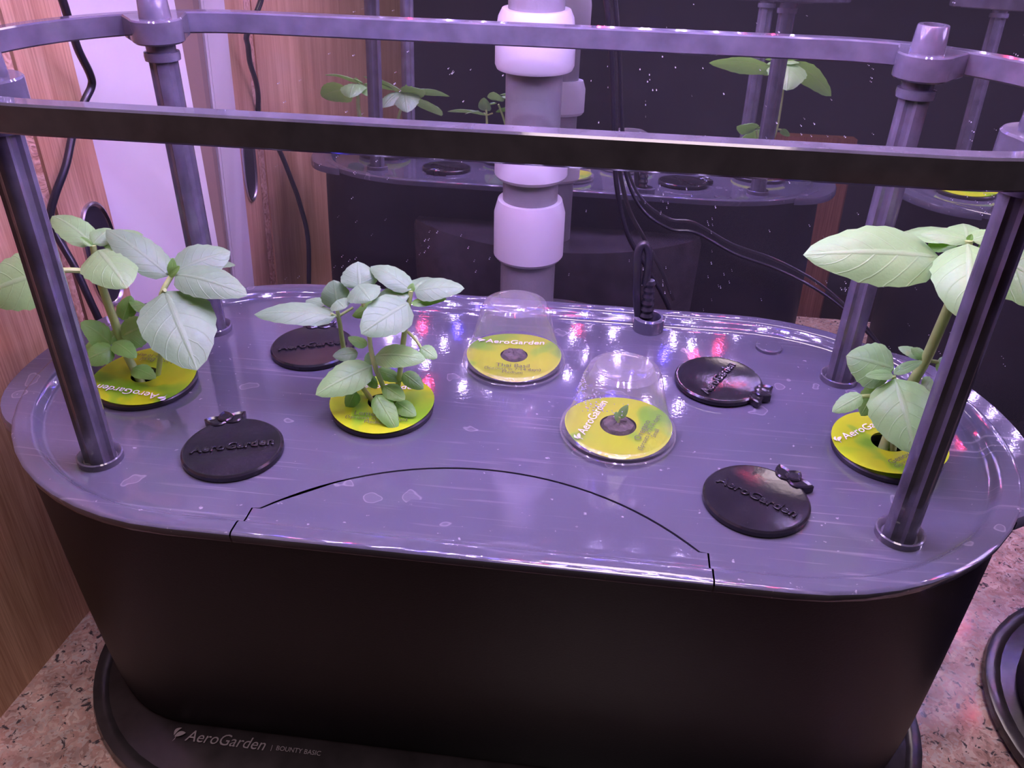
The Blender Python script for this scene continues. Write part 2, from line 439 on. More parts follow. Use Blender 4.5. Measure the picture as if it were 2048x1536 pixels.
MT['leaf_pale'] = leaf_mat('pale_basil_leaf', (0.192, 0.345, 0.155), (0.25, 0.41, 0.18))
MT['leaf_low'] = leaf_mat('young_basil_leaf', (0.19, 0.42, 0.085), (0.30, 0.52, 0.14))
MT['stem'] = simple('green_stem', (0.42, 0.58, 0.17), 0.45, var=0.15, vscale=80)
MT['seed'] = simple('brown_sponge', (0.10, 0.085, 0.07), 0.9, bump=0.6, bscale=500, var=0.5, vscale=300)
MT['print_white'] = simple('white_print', (0.88, 0.86, 0.88), 0.4)
MT['print_dark'] = simple('dark_print', (0.10, 0.12, 0.04), 0.5)
MT['logo_grey'] = simple('grey_logo_print', (0.42, 0.38, 0.42), 0.4)
MT['dome'] = clear_plastic()
MT['spots'] = simple('dried_water_spots', (0.8, 0.8, 0.85), 0.5)
MT['hood'] = simple('grey_lamp_hood', (0.10, 0.095, 0.11), 0.35)
MT['hood_white'] = simple('white_lamp_panel', (0.75, 0.73, 0.78), 0.35)
MT['room_dark'] = simple('dark_room_paint', (0.10, 0.09, 0.16), 0.7)
MT['floor'] = simple('brown_floor', (0.10, 0.055, 0.05), 0.4, var=0.2, vscale=6)
MT['led_white'] = emit('white_led', LED_WHITE, LED_POWER)
MT['led_red'] = emit('red_led', LED_RED, LED_POWER * 0.9)
MT['led_blue'] = emit('blue_led', LED_BLUE, LED_POWER * 1.1)
m, nt, b, out = new_mat('mirror_silver')
b.inputs['Base Color'].default_value = (0.74, 0.73, 0.76, 1); b.inputs['Metallic'].default_value = 0.965; b.inputs['Roughness'].default_value = 0.012
MT['mirror'] = m

# ------------------------------------------------------------------ the setting
MIRROR_Y = 0.165
COUNTER_FRONT = -0.247
CORNER = Vector((-0.2413, MIRROR_Y, 0))
A1 = R_(15); A2 = R_(5)
D1 = Vector((-math.sin(A1), -math.cos(A1), 0)); O1 = Vector((-math.cos(A1), math.sin(A1), 0))
P1 = CORNER + D1 * 0.092
D2 = Vector((-math.sin(A2), -math.cos(A2), 0)); O2 = Vector((-math.cos(A2), math.sin(A2), 0))
TOP = 1.0

def struct(name, bm, mat, label, cat=None, parent=None):
    o = from_bm(name, bm, mat, parent, smooth=False)
    if parent is None: tag(o, label, cat, kind='structure')
    return o

def slab(bm, P, D, O, s0, s1, z0, z1, thick, off=0.0, bev=0.0):
    """upright slab along plan direction D from P; face at +off towards the niche, body going outwards along O"""
    a, b_ = P + D * s0 - O * off, P + D * s1 - O * off
    c, d = b_ + O * thick, a + O * thick
    vs = [bm.verts.new((p.x, p.y, z)) for z in (z0, z1) for p in (a, b_, c, d)]
    for f in ((3, 2, 1, 0), (4, 5, 6, 7), (0, 1, 5, 4), (1, 2, 6, 5), (2, 3, 7, 6), (3, 0, 4, 7)):
        bm.faces.new([vs[i] for i in f])

bm = bmesh.new(); bm_box(bm, (-0.42, COUNTER_FRONT, -0.035), (1.25, MIRROR_Y + 0.004, 0.0))
bmesh.ops.bevel(bm, geom=[e for e in bm.edges if all(abs(v.co.y - COUNTER_FRONT) < 1e-6 for v in e.verts)], offset=0.005, segments=3, affect='EDGES')
counter = from_bm('countertop', bm, MT['granite'], smooth=False)
tag(counter, 'speckled pink granite countertop under the planters', 'countertop', kind='structure')

# left side: white jamb, rebate, wooden door panel
bm = bmesh.new(); slab(bm, CORNER, D1, O1, 0.0125, 0.092, 0.0, TOP, 0.02)
jamb = struct('trim_1', bm, MT['white_paint'], 'white painted jamb between the wood panel and the mirror', 'trim')
bm = bmesh.new(); slab(bm, CORNER, D1, O1, 0.0030, 0.0110, 0.0, TOP, 0.02)
struct('jamb_bead', bm, MT['white_paint'], None, parent=jamb)
bm = bmesh.new(); slab(bm, CORNER, D1, O1, -0.045, 0.0135, 0.0, TOP, 0.02, off=-0.0015)
struct('shadow_gap', bm, MT['gap'], None, parent=jamb)
S_GR = 0.0445
bm = bmesh.new(); slab(bm, P1, D2, O2, 0.0, S_GR - 0.001, 0.0, TOP, 0.02)
wall_l = struct('wall_left', bm, MT['wood'], 'brown wood veneer panel wall at the left of the planter', 'wall')
bm = bmesh.new(); slab(bm, P1, D2, O2, S_GR - 0.002, S_GR + 0.002, 0.0, TOP, 0.02, off=-0.003)
struct('groove', bm, MT['dark_wood'], None, parent=wall_l)
# chipped strip, a wavy raw surface
bm = bmesh.new()
nz = 70
for j in range(4):
    pass
rows = []
for i in range(nz + 1):
    z = TOP * i / nz
    row = []
    for j in range(5):
        s = S_GR + 0.001 + 0.0165 * j / 4 + (random.uniform(-0.0012, 0.0012) if 0 < j < 5 else 0)
        off = random.uniform(-0.0012, 0.0008) if 0 < j < 4 else -0.0005
        p = P1 + D2 * s - O2 * off
        row.append((p.x, p.y, z))
    rows.append(row)
bm_loops(bm, rows, close=False)
struct('chipped_strip', bm, MT['fibre'], None, parent=wall_l)
bm = bmesh.new(); slab(bm, P1, D2, O2, S_GR + 0.017, 0.95, -0.9, TOP, 0.02, off=0.0008)
struct('door_board', bm, MT['wood'], None, parent=wall_l)

# recessed oval pull in the wood
pull = thing('recessed_pull', 'oval dull chrome finger pull set into the left wood panel', 'door pull', tuple(P1 + D2 * 0.0172 + Vector((0, 0, 0.212))))
BASIS = Matrix((( D2.x, 0, -O2.x), (D2.y, 0, -O2.y), (0, 1, 0)))   # local x along wall, y up, z out of the wall
def oval(rx, ry, zoff, n=36):
    L = []
    for i in range(n):
        a = 2 * math.pi * i / n
        # capsule-like oval
        c, s = math.cos(a), math.sin(a)
        x = rx * math.copysign(abs(c) ** 0.9, c); y = ry * math.copysign(abs(s) ** 0.75, s)
        L.append(BASIS @ Vector((x, y, zoff)))
    return L
bm = bmesh.new(); bm_loops(bm, [oval(0.0152, 0.0345, 0.0), oval(0.0150, 0.0343, 0.0016), oval(0.0141, 0.0332, 0.0022), oval(0.0128, 0.0318, 0.0014), oval(0.0125, 0.0314, 0.0006)])
from_bm('pull_rim', bm, MT['metal'], pull)
bm = bmesh.new(); bm_loops(bm, [oval(0.0126, 0.0315, 0.0007), oval(0.0116, 0.0295, 0.0003), oval(0.0105, 0.027, 0.0002)], cap1=True)
from_bm('pull_cup', bm, simple('dark_cup_metal', (0.20, 0.19, 0.22), 0.3, metal=0.9), pull)

# mirror, leaning back very slightly
def mirror_y(x, z): return MIRROR_Y + 0.006 - 0.0069 * x + 0.054 * (z - 0.2)
bm = bmesh.new(); bm_box(bm, (CORNER.x + 0.0005, MIRROR_Y, 0.0), (1.25, MIRROR_Y + 0.004, TOP))
for v in bm.verts: v.co.y += mirror_y(v.co.x, v.co.z) - MIRROR_Y
mirror = from_bm('wall_mirror', bm, MT['mirror'], smooth=False)
tag(mirror, 'large wall mirror behind the planters, flecked with water spots', 'mirror', kind='structure')
bm = bmesh.new()
def fleck(x, z, r, sy=1.0):
    c = Vector((x, mirror_y(x, z) - 0.0016, z))
    vs = [bm.verts.new(c + Vector((r * math.cos(a), 0, r * sy * math.sin(a)))) for a in [2 * math.pi * k / 7 for k in range(7)]]
    t = bm.verts.new(c + Vector((0, -0.00025, 0)))
    for k in range(7): bm.faces.new((vs[k], vs[(k + 1) % 7], t))
rs = random.Random(3)
for _ in range(330):
    x = rs.uniform(-0.2, 0.36); z = rs.uniform(0.12, 0.40)
    if x < 0.05 and rs.random() < 0.45: continue
    fleck(x, z, rs.choice([0.00018, 0.00025, 0.0003, 0.00042]))
for _ in range(26):
    x = rs.uniform(-0.15, 0.33); z = rs.uniform(0.15, 0.36)
    for k in range(rs.randint(3, 6)):
        fleck(x + rs.uniform(-0.004, 0.004), z + rs.uniform(-0.012, 0.012), rs.uniform(0.0002, 0.0004), 1.3)
fl = from_bm('water_spots', bm, MT['spots'], mirror); tag(fl, kind='stuff')

# the dark room the mirror looks back into
bm = bmesh.new(); bm_box(bm, (-1.6, -3.0, -0.95), (2.6, COUNTER_FRONT + 0.01, -0.90))
struct('floor', bm, MT['floor'], 'brown floor of the dark room seen in the mirror', 'floor')
bm = bmesh.new(); bm_box(bm, (-1.6, -3.05, -0.9), (2.6, -3.0, 1.6))
struct('wall_front', bm, MT['room_dark'], 'dark far wall of the room, seen only in the mirror', 'wall')
bm = bmesh.new(); bm_box(bm, (1.25, COUNTER_FRONT - 0.02, -0.9), (1.28, MIRROR_Y + 0.03, TOP))
struct('wall_right', bm, MT['dark_wood'], 'wood panel closing the right end of the mirrored niche', 'wall')
bm = bmesh.new(); bm_box(bm, (-0.40, COUNTER_FRONT + 0.02, -0.9), (1.25, COUNTER_FRONT + 0.05, -0.035))
struct('wall_under_counter', bm, MT['dark_wood'], 'wood cabinet front below the granite counter', 'wall')

# ------------------------------------------------------------------ planter
CY = -0.053
DZ = 0.200            # deck level
def stadium(hs, rx, ry, z, cy=CY, ns=26, nf=14):
    """closed loop starting on the front edge; front straight has fixed x stations"""
    L = []
    xs = [-0.093, -0.0925] if False else []
    for i in range(nf + 1):                       # front, left -> right
        L.append(Vector((-hs + 2 * hs * i / nf, cy - ry, z)))
    for i in range(1, ns):                        # right end
        a = -math.pi / 2 + math.pi * i / ns
        L.append(Vector((hs + rx * math.cos(a), cy + ry * math.sin(a), z)))
    for i in range(nf + 1):                       # back, right -> left
        L.append(Vector((hs - 2 * hs * i / nf, cy + ry, z)))
    for i in range(1, ns):
        a = math.pi / 2 + math.pi * i / ns
        L.append(Vector((-hs + rx * math.cos(a), cy + ry * math.sin(a), z)))
    return L

HS, RX, RY = 0.120, 0.1145, 0.110
PROFILE = [(-0.0008, 0.0002), (-0.0001, 0.0034), (-0.0003, 0.0042), (-0.0010, 0.0048), (-0.0020, 0.0050), (-0.0074, 0.0048), (-0.0086, 0.0044),
           (-0.0100, 0.0032), (-0.0112, 0.0014), (-0.0126, 0.0004), (-0.0145, 0.0), (-0.0180, 0.0), (-0.0215, 0.0)]
DOOR_X = 0.0925
def make_planter(name, label, loc):
    t = thing(name, label, 'planter', loc)
    off = Vector(loc)
    # bowl
    bm = bmesh.new()
    loops = []
    for k in range(9):
        f = k / 8
        loops.append(stadium(0.165 + (HS - 0.165) * f, 0.067 + (RX - 0.003 - 0.067) * f ** 0.9, 0.066 + (RY - 0.003 - 0.066) * f ** 0.9, 0.014 + 0.187 * f))
    # keep loops index-aligned: same counts
    bm_loops(bm, loops, True, True, False)
    from_bm('bowl', bm, MT['black'], t)
    # hand grips: wider lip on both ends of the bowl
    for s in (-1, 1):
        bm = bmesh.new()
        rows = []
        for i in range(25):
            a = R_(-30 + 78 * i / 24)
            e = math.sin(math.pi / 2 * min(1.0, min(i, 24 - i) / 6)) ** 0.8 if 0 < i < 24 else 0.0
            ci, si = math.cos(a), math.sin(a)
            def P(r, z): return Vector((s * (HS + (RX + r) * ci), CY + (RY + r) * si, DZ + z))
            w = 0.0105 * e
            rows.append([P(-0.004, 0.0045), P(w - 0.001, 0.0040), P(w, 0.0025), P(w, -0.0015), P(-0.004, -0.003)])
        bm_loops(bm, rows, False)
        from_bm('grip_flange', bm, MT['deck'], t)
    # base tray
    bm = bmesh.new()
    prof = [(0.0, 0.0), (0.002, 0.004), (0.001, 0.0085), (-0.003, 0.0098), (-0.0065, 0.0086), (-0.0075, 0.0080), (-0.03, 0.0125), (-0.045, 0.0150)]
    loops = [stadium(0.142, 0.103 + d, 0.103 + d, z) for d, z in prof]
    bm_loops(bm, loops, True, True, True)
    from_bm('base_tray', bm, MT['base_black'], t)
    # deck rim sweep, open on the front where the fill door sits
    def chain(d, z):
        L = stadium(HS, RX + d, RY + d, DZ + z)
        y = CY - RY - d
        right = [p for p in L if not (abs(p.y - y) < 1e-5 and p.x < DOOR_X)]
        out = [Vector((DOOR_X + 0.0003, y, DZ + z))]
        # start after the door on the right, run round the back to the left
        idx = 0
        nf = 14
        frontR = [p for p in L[:nf + 1] if p.x > DOOR_X + 0.001]
        frontL = [p for p in L[:nf + 1] if p.x < -DOOR_X - 0.001]
        out += frontR + L[nf + 1:] + frontL
        out.append(Vector((-DOOR_X - 0.0003, y, DZ + z)))
        return out
    bm = bmesh.new()
    V = bm_loops(bm, [chain(d, z) for d, z in PROFILE], close=False)
    inner = V[-1]
    yi = CY - RY - PROFILE[-1][0]
    arc_c, arc_h = 0.0890, -0.1025 - yi           # half chord and sagitta
    rad = (arc_c ** 2 + arc_h ** 2) / (2 * arc_h)
    half = math.asin(arc_c / rad)
    def arc_pts(dr, n=30):
        return [Vector(((rad + dr) * math.sin(-half + 2 * half * i / n), yi + arc_h - rad + (rad + dr) * math.cos(-half + 2 * half * i / n), DZ)) for i in range(n + 1)]
    ap = arc_pts(0.0006)
    extra = [bm.verts.new(Vector((p.x, max(p.y, yi), p.z))) for p in ap]
    bm.faces.new(list(inner) + extra)
    low = [bm.verts.new(v.co + Vector((0, 0, -0.003))) for v in extra]
    for i in range(len(extra) - 1): bm.faces.new((extra[i], extra[i + 1], low[i + 1], low[i]))
    bmesh.ops.triangulate(bm, faces=[f for f in bm.faces if len(f.verts) > 4])
    deck = from_bm('deck', bm, MT['deck'], t, angle=30)
    # fill door
    bm = bmesh.new()
    rows = []
    for d, z in PROFILE:
        y = CY - RY - d
        rows.append([Vector((-DOOR_X + 0.0004 + (2 * DOOR_X - 0.0008) * i / 12, y, DZ + z)) for i in range(13)])
    V = bm_loops(bm, rows, close=False)
    ap = [Vector((p.x, max(p.y, yi), p.z)) for p in arc_pts(-0.0005)]
    ex = [bm.verts.new(p) for p in ap]
    bm.faces.new(list(V[-1])[::-1] + ex)
    low = [bm.verts.new(v.co + Vector((0, 0, -0.003))) for v in ex]
    for i in range(len(ex) - 1): bm.faces.new((ex[i], ex[i + 1], low[i + 1], low[i]))
    bmesh.ops.triangulate(bm, faces=[f for f in bm.faces if len(f.verts) > 4])
    door = from_bm('fill_door', bm, MT['deck'], t, angle=30)
    # back bracket that carries the lamp pole and the power socket
    bm = bmesh.new()
    def brk(d, z):
        L = []
        for i in range(25):
            f = -1 + 2 * i / 24
            L.append(Vector((0.122 * f * (1 + d), 0.060 + 0.066 * (1 - abs(f) ** 2.2) * (1 + d), z)))
        L += [Vector((0.122 * (1 + d), 0.030, z)), Vector((-0.122 * (1 + d), 0.030, z))]
        return L
    bm_loops(bm, [brk(-0.05, 0.0), brk(-0.02, 0.10), brk(0.0, 0.168), brk(-0.012, 0.1725)], True, False, True)
    from_bm('back_bracket', bm, MT['base_black'], t, angle=25)
    # small round plug on the deck
    bm = bmesh.new(); c = at_z(1537, 697, DZ)
    bm_lathe(bm, [(0.0072, 0), (0.0072, 0.0016), (0.0065, 0.0022), (0.0, 0.0022)], (c.x, c.y, DZ), 24, True, False)
    from_bm('deck_plug', bm, MT['deck'], t)
    # round cup in the back rim where the cord enters
    bm = bmesh.new(); c = Vector((0.0715, 0.040, DZ))
    bm_lathe(bm, [(0.0088, -0.001), (0.0088, 0.0075), (0.0080, 0.0082), (0.0066, 0.0082), (0.0062, 0.006), (0.0062, 0.0015)], (c.x, c.y, DZ), 26, True, True)
    from_bm('cord_socket', bm, MT['deck'], t)
    return t

planter = make_planter('hydroponic_planter', 'dark grey hydroponic planter with three basil plants, centre of the photo', (0, 0, 0))

def text_mesh(body, size, extrude=0.0, shear=0.0, bevel=0.0, align='CENTER', res=3, spacing=1.0):
    cu = bpy.data.curves.new('txt', 'FONT')
    cu.body = body; cu.size = size; cu.extrude = extrude; cu.shear = shear; cu.align_x = align; cu.align_y = 'CENTER'
    cu.resolution_u = res; cu.bevel_depth = bevel; cu.space_character = spacing; cu.space_line = 0.85
    o = bpy.data.objects.new('txt', cu); COL.objects.link(o)
    dg = bpy.context.evaluated_depsgraph_get()
    me = bpy.data.meshes.new_from_object(o.evaluated_get(dg))
    bpy.data.objects.remove(o); bpy.data.curves.remove(cu)
    return me

def leaf_mark(bm, M, s):
    """two-leaf emblem, flat"""
    def blade(p0, p1, w, bend):
        d = Vector((p1[0] - p0[0], p1[1] - p0[1], 0)); n = Vector((-d.y, d.x, 0)).normalized(); Lg = d.length
        up, dn = [], []
        for i in range(9):
            t = i / 8
            c = Vector((p0[0], p0[1], 0)) + d * t + n * (bend * math.sin(math.pi * t) * Lg)
            h = w * Lg * math.sin(math.pi * t) ** 0.8
            up.append(c + n * h); dn.append(c - n * h)
        a = [bm.verts.new(M @ (v * s)) for v in up]; b2 = [bm.verts.new(M @ (v * s)) for v in dn]
        for i in range(8): bm.faces.new((a[i], a[i + 1], b2[i + 1], b2[i]))
    blade((-0.45, -0.25), (0.55, 0.25), 0.22, 0.10)
    blade((-0.55, -0.15), (-0.05, 0.70), 0.17, 0.22)
    blade((-0.5, -0.75), (-0.35, -0.1), 0.05, -0.15)

def curve_text_on(parent, name, body, size, mat, M, shear=0.0, extrude=0.0, emblem=False, spacing=1.0, bend=0.0):
    me = text_mesh(body, size, extrude, shear, spacing=spacing)
    bm = bmesh.new(); bm.from_mesh(me); bpy.data.meshes.remove(me)
    if bend:
        for v in bm.verts: v.co.y -= bend * v.co.x ** 2
    if emblem:
        leaf_mark(bm, Matrix.Translation((min(v.co.x for v in bm.verts) - size * 0.45, size * 0.02, 0)), size * 0.62)
    for v in bm.verts: v.co = M @ v.co
    o = from_bm(name, bm, mat, None, smooth=False)
    return world_child(o, parent)

# logo printed on the base tray
Mlogo = Matrix.Translation((-0.1415, -0.1262, 0.0133)) @ Matrix.Rotation(R_(0), 4, 'Z') @ Matrix.Rotation(R_(11), 4, 'X')
base = [o for o in planter.children if o.name.startswith('base_tray')][0]
o = curve_text_on(planter, 'logo', 'AeroGarden', 0.0088, MT['logo_grey'], Mlogo, shear=0.22, emblem=True)
o.parent = base; tag(o, 'grey printed maker logo')
M2 = Matrix.Translation((-0.1015, -0.1268, 0.0132)) @ Matrix.Rotation(R_(11), 4, 'X')
o = curve_text_on(planter, 'model_print', '|  BOUNTY BASIC', 0.0036, MT['logo_grey'], M2); o.parent = base

# ------------------------------------------------------------------ trellis frame
RZ0, RZ1 = DZ + 0.1525, DZ + 0.1622
RCY = -0.0600
POST_X, POST_Y0, POST_Y1 = 0.170, -0.120, 0.0
def make_trellis(label, loc):
    t = thing('trellis_frame', label, 'trellis', loc)
    bm = bmesh.new()
    def ring(d, z):
        return stadium(0.137, 0.088 + d, 0.087 + d, z, cy=RCY, ns=34, nf=10)
    h = 0.0038
    L = [ring(h - 0.0007, RZ1), ring(h, RZ1 - 0.0007), ring(h, RZ0 + 0.0007), ring(h - 0.0007, RZ0), ring(-h + 0.0007, RZ0), ring(-h, RZ0 + 0.0007), ring(-h, RZ1 - 0.0007), ring(-h + 0.0007, RZ1)]
    V = bm_loops(bm, L)
    n = len(V[0])
    for i in range(n):
        j = (i + 1) % n
        bm.faces.new((V[-1][i], V[-1][j], V[0][j], V[0][i]))
    from_bm('ring', bm, MT['trellis'], t, angle=30)
    for sx in (-1, 1):
        for y in (POST_Y0, POST_Y1):
            c = Vector((sx * POST_X, y, 0))
            sy = 1 if y == POST_Y1 else -1
            # hub: rounded lug from the post out to the ring
            d = (Vector((sx * POST_X, y, 0)) - Vector((sx * 0.137, RCY, 0)))
            ang = math.atan2(d.y, d.x)
            bm = bmesh.new()
            def lug(r, z):
                L = []
                for i in range(19):
                    a = math.pi / 2 + math.pi * i / 18
                    L.append(Vector((r * math.cos(a), r * math.sin(a), z)))
                for i in range(7):
                    f = -1 + 2 * i / 6
                    L.append(Vector((0.0165 - 0.004 * abs(f), (r * 1.25) * f, z)))
                return [Matrix.Rotation(ang, 3, 'Z') @ p + c for p in L]
            bm_loops(bm, [lug(0.0108, RZ0 - 0.0008), lug(0.0116, RZ0), lug(0.0116, RZ1 - 0.0006), lug(0.0110, RZ1 + 0.0001)], True, True, True)
            hub = from_bm('hub', bm, MT['trellis'], t, angle=30)
            bm = bmesh.new()
            bm_lathe(bm, [(0.0072, RZ1 - 0.001), (0.0064, RZ1 + 0.0105), (0.0060, RZ1 + 0.011), (0.0042, RZ1 + 0.011), (0.0042, RZ1 + 0.006)], c, 28, False, True)
            from_bm('socket_stub', bm, MT['trellis'], hub)
            # post: round bar with flat flutes
            bm = bmesh.new()
            def sect(r, z, flute=True):
                L = []
                for i in range(32):
                    a = 2 * math.pi * i / 32
                    q = r
                    if flute and (i % 8) in (3, 4, 5): q = r * (0.80 if i % 8 == 4 else 0.83)
                    L.append(c + Vector((q * math.cos(a + R_(20)), q * math.sin(a + R_(20)), z)))
                return L
            bm_loops(bm, [sect(0.0066, DZ), sect(0.0066, RZ0 - 0.006)], True, True, True)
            post = from_bm('post', bm, MT['trellis'], t, angle=20)
            bm = bmesh.new()
            bm_lathe(bm, [(0.0066, RZ0 - 0.0085), (0.0080, RZ0 - 0.0085), (0.0082, RZ0 - 0.0065), (0.0080, RZ0 - 0.0048), (0.0066, RZ0 - 0.0045), (0.0068, RZ0)], c, 28)
            from_bm('post_collar', bm, MT['trellis'], post)
            bm = bmesh.new()
            bm_lathe(bm, [(0.0096, DZ - 0.0002), (0.0096, DZ + 0.0028), (0.0090, DZ + 0.0032), (0.0084, DZ + 0.0028), (0.0070, DZ + 0.0006)], c, 28, True, True)
            from_bm('post_foot', bm, MT['trellis'], post)
    return t
trellis = make_trellis('grey plastic trellis ring on four posts, on the planter holding basil', (0, 0, 0))

# ------------------------------------------------------------------ grow lamp: pole, collars, hood with LEDs
POLE = Vector((-0.0030, 0.0850, 0))
HOOD_Z = DZ + 0.266
led_xy = {'w': [(-.130, -.112), (-.186, -.072), (.058, -.096), (.091, -.090), (.127, -.090), (.199, -.113), (-.096, -.009), (.143, .001), (-.072, -.081)],
          'b': [(-.119, -.077), (.117, -.062)], 'r': [(-.160, -.078), (.018, -.104), (.149, -.062)]}
def z_at_row(u, v):
    return at(u, v, POLE.y - 0.017).z
def make_lamp(label, loc, pole=True):
    t = thing('grow_lamp', label, 'lamp', loc)
    # stadium hood
    bm = bmesh.new()
    def hs(d, z): return stadium(0.115, 0.095 + d, 0.088 + d, z, cy=-0.045, ns=16, nf=4)
    bm_loops(bm, [hs(-0.006, HOOD_Z + 0.002), hs(-0.004, HOOD_Z - 0.002), hs(0, HOOD_Z - 0.001), hs(0.002, HOOD_Z + 0.012), hs(-0.01, HOOD_Z + 0.026), hs(-0.05, HOOD_Z + 0.030)], True, False, True)
    from_bm('hood', bm, MT['hood'], t)
    bm = bmesh.new(); bm_loops(bm, [hs(-0.005, HOOD_Z + 0.001)], True, False, True)
    from_bm('led_panel', bm, MT['hood_white'], t, smooth=False)
    rl = random.Random(11)
    pts = [(x, y, k) for k, L in led_xy.items() for x, y in L]
    for iy in range(5):
        for ix in range(13):
            x = -0.192 + 0.032 * ix + (0.016 if iy % 2 else 0); y = -0.120 + 0.0365 * iy
            x += rl.uniform(-0.003, 0.003)
            if abs(x) > 0.115 and ((abs(x) - 0.115) ** 2 + (y + 0.045) ** 2) ** 0.5 > 0.080: continue
            if any((x - p[0]) ** 2 + (y - p[1]) ** 2 < 0.019 ** 2 for p in pts): continue
            k = rl.choice('wwwwwrwb')
            pts.append((x, y, k))
    bm = bmesh.new()
    vs = [bm.verts.new((0.0017 * math.cos(2 * math.pi * k / 8), -0.0017 * math.sin(2 * math.pi * k / 8), 0)) for k in range(8)]
    bm.faces.new(vs)
    base_me = bpy.data.meshes.new('led'); bm.to_mesh(base_me); bm.free()
    mes = {}
    for k, mn in (('w', 'led_white'), ('r', 'led_red'), ('b', 'led_blue')):
        me = base_me.copy(); me.materials.append(MT[mn]); mes[k] = me
    for x, y, k in pts:
        o = mobj('led', mes[k], None, t); o.location = (x, y, HOOD_Z - 0.0004)
    if pole:
        zb = 0.172
        def seg(name, prof, mat):
            bm = bmesh.new(); bm_lathe(bm, prof, (POLE.x, POLE.y, 0), 40, True, True); return from_bm(name, bm, mat, t, angle=35)
        z1, z2 = z_at_row(1057, 535), z_at_row(1057, 418)
        z3, z4 = z_at_row(1058, 372), z_at_row(1058, 285)
        z5, z6 = z_at_row(1060, 150), z_at_row(1062, 27)
        r0, rc = 0.0168, 0.0212
        seg('tube_segment', [(r0, zb), (r0, z1 + 0.004)], MT['pvc_grey'])
        seg('collar', [(r0, z1), (rc - 0.0015, z1), (rc, z1 + 0.002), (rc, z2 - 0.008), (rc - 0.0022, z2), (r0 - 0.0004, z2)], MT['pvc_white'])
        seg('tube_segment', [(r0 - 0.0006, z2 - 0.004), (r0 - 0.0006, z3 + 0.004)], MT['pvc_grey'])
        seg('collar', [(r0, z3), (rc - 0.0015, z3), (rc, z3 + 0.002), (rc, z4 - 0.006), (rc - 0.002, z4), (r0 - 0.001, z4)], MT['pvc_white'])
        seg('tube_segment', [(r0 - 0.0012, z4 - 0.004), (r0 - 0.0012, z5 + 0.004)], MT['pvc_grey'])
        seg('collar', [(r0 - 0.001, z5), (rc - 0.0005, z5), (rc + 0.0004, z5 + 0.002), (rc + 0.0004, z5 + 0.016), (rc - 0.001, z6 - 0.004), (rc - 0.003, z6), (r0 - 0.0016, z6)], MT['pvc_white'])
        seg('tube_segment', [(r0 - 0.0018, z6 - 0.003), (r0 - 0.0018, HOOD_Z + 0.026)], MT['pvc_grey'])
        # arm from the pole head to the hood
        bm = bmesh.new(); bm_box(bm, (POLE.x - 0.016, -0.02, HOOD_Z + 0.026), (POLE.x + 0.016, POLE.y + 0.018, HOOD_Z + 0.038))
        from_bm('hood_arm', bm, MT['hood'], t, smooth=False)
    return t
lamp = make_lamp('grow lamp on a white jointed pole rising behind the basil planter', (0, 0, 0))

# ------------------------------------------------------------------ second planter at the right
X2, Y2 = 0.540, 0.010
p2 = copy_tree(planter); p2.location = (X2, Y2, 0)
tag(p2, 'dark planter at the right edge, mostly out of frame')
for ch in list(p2.children):
    for g in list(ch.children): pass
t2 = copy_tree(trellis); t2.location = (X2, Y2, 0)
tag(t2, 'trellis on the right-hand planter, its posts seen in the mirror')
l2 = copy_tree(lamp); l2.location = (X2, Y2, 0)
tag(l2, 'second grow lamp above the right-hand planter')

